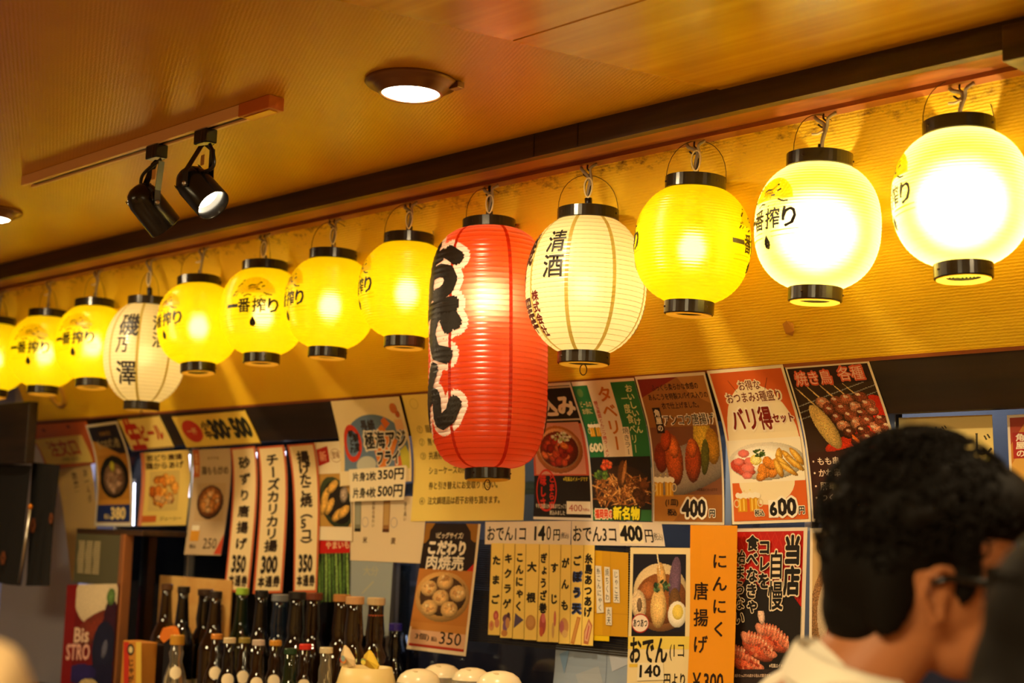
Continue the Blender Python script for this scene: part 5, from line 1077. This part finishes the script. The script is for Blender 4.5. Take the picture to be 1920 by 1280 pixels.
# dark cupboard over the curtain
A, B = onY(-60, 772, 2.62), onY(46, 868, 2.62); g = bbox((A[0], 2.62, B[2]), (B[0], 2.66, A[2]+.02), .004)
tag(obj('wall_cupboard', g, m_board, org=(A[0], 2.62, B[2])), 'dark cupboard above the black shop curtain', 'cupboard')
struct('wall_partition', box((-6.5, 3.12, 0), (SOFL+.02, 3.16, HC)), mat('lilac_partition', rgb(168, 166, 180), rough=.5))
# glowing rods added for bright streaks reflected on plastic strips and frame edges
m_streak = mat('cold_glow_streak', (1, 1, 1), emit=(.80, .80, 1), es=5)
for px, y0, y1, Yt, lab in ((355, 852, 932, 2.985, 'short cold white streak of reflection, made to glow, between the yellow and the beige poster'), (480, 848, 912, 2.985, 'short cold white streak of reflection, made to glow, between the two left menu strips'), (534, 846, 945, 2.985, 'cold white streak of reflection, made to glow, between the two right menu strips'), (252, 905, 985, 2.985, 'dim cold white streak of reflection, made to glow, right of the dark blue poster')):
    a_, b_ = onY(px, y0, Yt), onY(px-2, y1, Yt); t = thing('glow_streak', lab, 'light', tuple(a_), 'added glowing streaks for reflections in the showcase')
    obj('streak_core', tube([tuple(a_), tuple(b_)], .0035, 8), m_streak, t, org=tuple(a_)); obj('streak_end', tube([tuple(a_+np.array((0, 0, .014))), tuple(a_)], .005, 8), m_alu, t, org=tuple(a_))
# kitchen shelf and dark gear behind the glass
t = thing('kitchen_shelf', 'dark steel shelf unit in the kitchen behind the glass', 'shelf', (-4.0, 3.7, 0)); og = (-4.0, 3.7, 0)
for z_ in (.85, 1.25, 1.62): obj('shelf_board', bbox((-5.2, 3.55, z_), (-2.6, 3.9, z_+.03), .003), mat('dull_steel', rgb(88, 86, 84), rough=.4, metal=.5), t, org=og)
for x_ in (-5.18, -4.3, -3.4, -2.64): obj('upright', bbox((x_-.015, 3.56, 0), (x_+.015, 3.59, 1.7), .002), MATS['dull_steel'], t, org=og)

# ------------------------------------------------------------------ people
def remesh(parts, voxel, smooth_it=4):
    """union of soft shapes -> one continuous surface"""
    g = G()
    for p_ in parts:
        if p_[0] == 'e': ellipsoid(p_[1], p_[2], g, seg=28, ring=18, R=p_[3] if len(p_) > 3 else None)
        else:
            pts, rad = p_[1], p_[2]; n = 14; P = []; Q = []
            for i in range(len(pts)-1):
                for k in range(n): t_ = k/n; P.append(tuple(np.array(pts[i])*(1-t_)+np.array(pts[i+1])*t_)); Q.append(rad[i]*(1-t_)+rad[i+1]*t_)
            P.append(pts[-1]); Q.append(rad[-1]); tube(P, Q, 20, g)
            for e_, r_ in ((pts[0], rad[0]), (pts[-1], rad[-1])): ellipsoid(e_, (r_, r_, r_), g, seg=18, ring=12)
    me = bpy.data.meshes.new('tmp'); me.from_pydata(g.v, [], g.f); ob = bpy.data.objects.new('tmp', me); sc.collection.objects.link(ob)
    m1 = ob.modifiers.new('r', 'REMESH'); m1.mode = 'VOXEL'; m1.voxel_size = voxel
    m2 = ob.modifiers.new('s', 'SMOOTH'); m2.iterations = smooth_it; m2.factor = .6
    dg = bpy.context.evaluated_depsgraph_get(); ev = ob.evaluated_get(dg); me2 = ev.to_mesh()
    G2 = G(); G2.add([v.co[:] for v in me2.vertices], [tuple(p_.vertices) for p_ in me2.polygons]); ev.to_mesh_clear()
    bpy.data.objects.remove(ob); bpy.data.meshes.remove(me); return G2
m_skin = mat('skin', rgb(172, 108, 64), rough=.55); m_skin.node_tree.nodes['Principled BSDF'].inputs['Subsurface Weight'].default_value = .15
m_skin.node_tree.nodes['Principled BSDF'].inputs['Subsurface Radius'].default_value = (.02, .008, .004); m_skin.node_tree.nodes['Principled BSDF'].inputs['Subsurface Scale'].default_value = .3
m_hair = mat('black_hair', rgb(14, 9, 5), rough=.65, spec=.12)
m_shirt = mat('white_shirt_cloth', rgb(238, 228, 206), rough=.8, bump=((30, 30, 30), .3, .01))
def T4(o, fwd, up):                                  # local x forward, z up
    f = Vector(fwd).normalized(); u = Vector(up); u = (u-f*u.dot(f)).normalized(); l = u.cross(f)
    return Matrix(((f.x, l.x, u.x, o[0]), (f.y, l.y, u.y, o[1]), (f.z, l.z, u.z, o[2]), (0, 0, 0, 1)))
def xf(g, A):
    g.v = [tuple(A @ Vector(v)) for v in g.v]; return g
def person(label, head, fwd, up, lean, shirt_m, long_hair=False, glasses=False, hair_style='curly', nbl=(-.065, 0, -.185)):
    """head: world point at the middle of the skull; lean: world vector from neck base to hips"""
    A = T4(head, fwd, up); AL = lambda p_: tuple(A @ Vector(p_))
    neck_top = AL((-.03, 0, -.07)); nb = AL(nbl); side = (A.to_3x3() @ Vector((0, 1, 0))); side.z = 0; side.normalize(); side = np.array(side)
    nb_ = np.array(nb); hip = nb_+np.array(lean); fl = np.array([hip[0], hip[1], 0.0]); ff = np.array(A.to_3x3() @ Vector((1, 0, 0))); ff[2] = 0; ff = nrm(ff)
    sp_ = nrm(nb_-hip); R3 = A.to_3x3()
    head_parts = [('e', AL((.0, 0, .015)), (.098, .076, .105), R3), ('e', AL((-.03, 0, .02)), (.082, .079, .092), R3), ('e', AL((.045, 0, -.055)), (.052, .055, .062), R3), ('e', AL((.066, 0, -.092)), (.026, .030, .020), R3),
        ('e', AL((.098, 0, -.018)), (.017, .012, .026), R3), ('e', AL((.113, 0, -.030)), (.012, .014, .011), R3), ('e', AL((.082, 0, .022)), (.018, .052, .010), R3),
        ('e', AL((.094, 0, -.062)), (.012, .024, .006), R3), ('e', AL((.092, 0, -.073)), (.012, .021, .007), R3)]
    for s in (1, -1):
        head_parts += [('e', AL((.066, s*.036, -.03)), (.022, .022, .024), R3), ('t', [AL((-.012, s*.080, -.044)), AL((-.034, s*.096, -.008)), AL((-.030, s*.100, .014)), AL((-.012, s*.094, .022)), AL((.004, s*.082, .010))], [.0065, .0055, .0055, .0055, .0045]), ('e', AL((-.010, s*.078, -.008)), (.014, .006, .026), R3),
            ('e', AL((-.006, s*.080, -.036)), (.008, .006, .010), R3)]
    body = head_parts+[('t', [neck_top, nb], [.056, .062]), ('t', [tuple(nb_+np.array((0, 0, -.01))), tuple(nb_-sp_*.06)], [.065, .09])]
    for s in (1, -1):
        sh = nb_-sp_*.055+side*s*.17; el = sh+np.array((0, 0, -.27))+ff*.04+side*s*.02; wr = el+ff*.20+np.array((0, 0, -.06))-side*s*.06; hp = hip+side*s*.095; kn = hp+np.array((0, 0, -hip[2]*.46))+ff*.04; an = hp+np.array((0, 0, -hip[2]+.06))
        body += [('t', [tuple(el), tuple(wr)], [.042, .027]), ('e', tuple(wr+ff*.045), (.042, .020, .034))]
        for k, (l_, o_) in enumerate(((.060, -.022), (.068, -.007), (.064, .008), (.050, .022))):
            b0 = wr+ff*.07+np.array((0, 0, o_)); body.append(('t', [tuple(b0), tuple(b0+ff*l_*.5+np.array((0, 0, -.008))), tuple(b0+ff*l_*.8+np.array((0, 0, -.026)))], [.0095, .0085, .007]))
        body.append(('t', [tuple(wr+ff*.03+np.array((0, 0, .022))), tuple(wr+ff*.06+np.array((0, 0, .045))), tuple(wr+ff*.085+np.array((0, 0, .045)))], [.011, .010, .008]))
        body += [('t', [tuple(hp), tuple(kn), tuple(an)], [.085, .058, .040]), ('e', tuple(an+ff*.06+np.array((0, 0, -.028))), (.11, .045, .032))]
    body += [('t', [tuple(nb_-sp_*.10), tuple(nb_*.5+hip*.5), tuple(hip)], [.115, .11, .12])]
    for s in (1, -1): body += [('t', [tuple(nb_-sp_*.05), tuple(nb_-sp_*.055+side*s*.17), tuple(nb_-sp_*.055+side*s*.17+np.array((0, 0, -.27))+ff*.04+side*s*.02)], [.06, .058, .043])]
    root = thing('person', label, 'person', (fl[0], fl[1], 0)); og = (fl[0], fl[1], 0)
    obj('body', remesh(body, .0055, 2), m_skin, root, org=og, smooth=True)
    # shirt
    sh_parts = [('t', [tuple(nb_+sp_*.005), tuple(nb_-sp_*.12), tuple(nb_*.5+hip*.5), tuple(hip-sp_*.02)], [.066, .112, .128, .138])]
    for s in (1, -1):
        sh = nb_-sp_*.055+side*s*.17; sh_parts += [('t', [tuple(nb_-sp_*.055), tuple(sh), tuple(sh*.45+(sh+np.array((0, 0, -.27))+ff*.04+side*s*.02)*.55)], [.078, .074, .062])]
    sh_o = obj('shirt', remesh(sh_parts, .009, 4), shirt_m, root, org=og, smooth=True)
    g = G(); c_ = nb_+sp_*.035; Rc = Vector(sp_).to_track_quat('Z', 'Y').to_matrix(); v = lathe([(.076, -.028), (.071, .004), (.068, .012), (.065, .004), (.067, -.02)], 36)
    v.v = [tuple(Vector(c_)+Rc @ Vector(q)) for q in v.v]; obj('collar', v, shirt_m, sh_o, smooth=True).location = -Vector(og)
    tr_parts = []
    for s in (1, -1):
        hp = hip+side*s*.095; kn = hp+np.array((0, 0, -hip[2]*.46))+ff*.04; an = hp+np.array((0, 0, -hip[2]+.09)); tr_parts.append(('t', [tuple(hp+np.array((0, 0, .02))), tuple(kn), tuple(an)], [.105, .075, .062]))
    tr_parts.append(('t', [tuple(hip+np.array((0, 0, .06))), tuple(hip)], [.13, .135]))
    obj('trousers', remesh(tr_parts, .012, 3), mat('dark_trousers', rgb(38, 36, 42), rough=.8), root, org=og, smooth=True)
    # hair
    R3 = A.to_3x3()
    if hair_style == 'curly':
        hp_ = [('e', AL((-.028, 0, .062)), (.098, .088, .092), R3), ('e', AL((-.066, 0, .005)), (.062, .078, .085), R3), ('e', AL((.035, 0, .092)), (.078, .076, .054), R3), ('e', AL((-.078, 0, -.045)), (.042, .056, .055), R3), ('e', AL((.080, 0, .088)), (.038, .060, .036), R3)]
        for k in range(46):
            a_ = random.uniform(-PI, PI); e_ = random.uniform(-.1, 1.45); c_ = (-.02+.100*math.cos(a_)*math.cos(e_), .088*math.sin(a_)*math.cos(e_), .052+.092*math.sin(e_))
            if (c_[0] > .04 and c_[2] < .08) or (c_[2] < .04 and c_[0] > -.06): continue
            hp_.append(('e', AL(c_), tuple(random.uniform(.012, .024) for _ in range(3)), R3))
        # short sides in front of the ears
        for s in (1, -1): hp_.append(('e', AL((.020, s*.075, .020)), (.017, .009, .042), R3))
        for s in (1, -1): hp_ += [('e', AL((-.060, s*.066, -.010)), (.030, .016, .060), R3), ('e', AL((-.030, s*.074, .034)), (.036, .012, .022), R3)]
        g = remesh(hp_, .006, 2)
        # keep the ears and face clear
        inv = A.inverted()
        for k in range(620):
            a_ = random.uniform(-PI, PI); e_ = random.uniform(-.5, 1.5); u = Vector((math.cos(a_)*math.cos(e_), math.sin(a_)*math.cos(e_), math.sin(e_))); c_ = Vector((-.018+.112*u.x, .092*u.y, .055+.106*u.z))
            if (c_.x > .03 and c_.z < .07) or (abs(c_.y) > .05 and c_.z < .035 and c_.x > -.07): continue
            t1 = u.cross(Vector((.3, .2, 1))).normalized(); t2 = u.cross(t1); r_ = random.uniform(.006, .014); ph = random.uniform(0, 6); n_ = 8
            P = [A @ (c_+u*(.006+.008*i/n_)+t1*r_*math.cos(ph+i*.75)+t2*r_*math.sin(ph+i*.75)) for i in range(n_)]
            tube(P, [.0016]*(n_-1)+[.0006], 4, g, cap=False)
    elif hair_style == 'long':
        hp_ = [('e', AL((-.02, 0, .045)), (.108, .092, .092), R3), ('e', AL((-.055, 0, -.02)), (.075, .090, .11), R3), ('t', [AL((-.07, 0, -.05)), AL((-.09, 0, -.20)), AL((-.10, 0, -.30))], [.080, .075, .045])]
        for s in (1, -1): hp_.append(('t', [AL((.0, s*.078, .05)), AL((-.005, s*.088, -.06)), AL((-.03, s*.085, -.20))], [.032, .034, .026]))
        g = remesh(hp_, .007, 2)
        for k in range(160):
            a_ = random.uniform(.9, 2*PI-.9); x_, y_ = -.02+.10*math.cos(a_), .095*math.sin(a_); P = [A @ Vector((x_*(1-.1*i), y_, .08-.05*i)) for i in range(7)]; tube(P, .0022, 4, g, cap=False)
    else:
        g = remesh([('e', AL((-.022, 0, .045)), (.098, .086, .082), R3), ('e', AL((-.050, 0, .0)), (.066, .080, .085), R3)], .006, 2)
    obj('hair', g, m_hair, root, org=og, smooth=True)
    # eyes, brows, mouth line
    me_ = mat('eye_white', rgb(230, 215, 190), rough=.2); mi_ = mat('dark_iris', rgb(30, 18, 12), rough=.15)
    for s in (1, -1):
        g = G(); ellipsoid(AL((.083, s*.032, .000)), (.011, .013, .009), g, seg=14, ring=8, R=R3); e_ = obj('eye', g, me_, root, org=og, smooth=True)
        g = G(); ellipsoid(AL((.0915, s*.032, .000)), (.0035, .0055, .0055), g, seg=12, ring=8, R=R3); q = obj('iris', g, mi_, e_, smooth=True); q.location = -Vector(og)
        obj('eyebrow', tube([AL((.095, s*.014, .022)), AL((.092, s*.034, .028)), AL((.078, s*.052, .022))], [.003, .0035, .0015], 6), m_hair, root, org=og)
    obj('mouth', tube([AL((.094, -.020, -.0675)), AL((.1045, 0, -.067)), AL((.094, .020, -.0675))], .0016, 6), mat('lips', rgb(150, 76, 60), rough=.5), root, org=og)
    if glasses:
        t = root; mf = mat('black_acetate', rgb(14, 12, 12), rough=.2)
        gl_ = obj('glasses', tube([AL((.112, -.010, .004)), AL((.116, 0, .008)), AL((.112, .010, .004))], .002, 6), mf, t, org=og)
        for s in (1, -1):
            P = [AL((.108-.010*abs(math.cos(q)) if math.cos(q) > 0 else .110, s*(.036+.025*math.cos(q)), -.002+.019*math.sin(q))) for q in np.linspace(0, 2*PI, 19)]
            o = obj('lens_frame', tube(P, .0022, 6), mf, gl_, smooth=True); o.location = -Vector(og)
            o = obj('temple', tube([AL((.100, s*.066, .010)), AL((.05, s*.086, .010)), AL((-.004, s*.090, .010)), AL((-.024, s*.092, .002))], [.006, .0055, .0045, .003], 8), mf, gl_, smooth=True); o.location = -Vector(og)
    return root
Rv = lambda r_, u_, f_: M @ np.array([r_, u_, -f_])
hc = atD(1742, 1078, 1.75)
person('man with curly black hair, black glasses and a white shirt, seen from behind his ear', tuple(hc), tuple(Rv(.99, -.14, .0)), tuple(Rv(.12, 1, 0)), tuple(Rv(-.15, -.50, .02)), m_shirt, glasses=True, nbl=(-.082, 0, -.155))
hc2 = atD(2085, 1270, 1.25)
person('person with dark hair in soft focus at the lower right corner', tuple(hc2), tuple(Rv(.75, -.1, .6)), tuple(Rv(.05, 1, 0)), tuple(Rv(.05, -.50, .06)), mat('dark_top', rgb(40, 34, 34), rough=.8), hair_style='long')
hc3 = atD(-587, 672, 1.02)
person('person in a beige top, only a blurred shoulder showing at the lower left corner', tuple(hc3), tuple(Rv(-.3, 0, 1)), tuple(Rv(0, 1, 0)), tuple(Rv(-.02, -.50, 0)), mat('beige_top', rgb(176, 146, 104), rough=.85), hair_style='short')
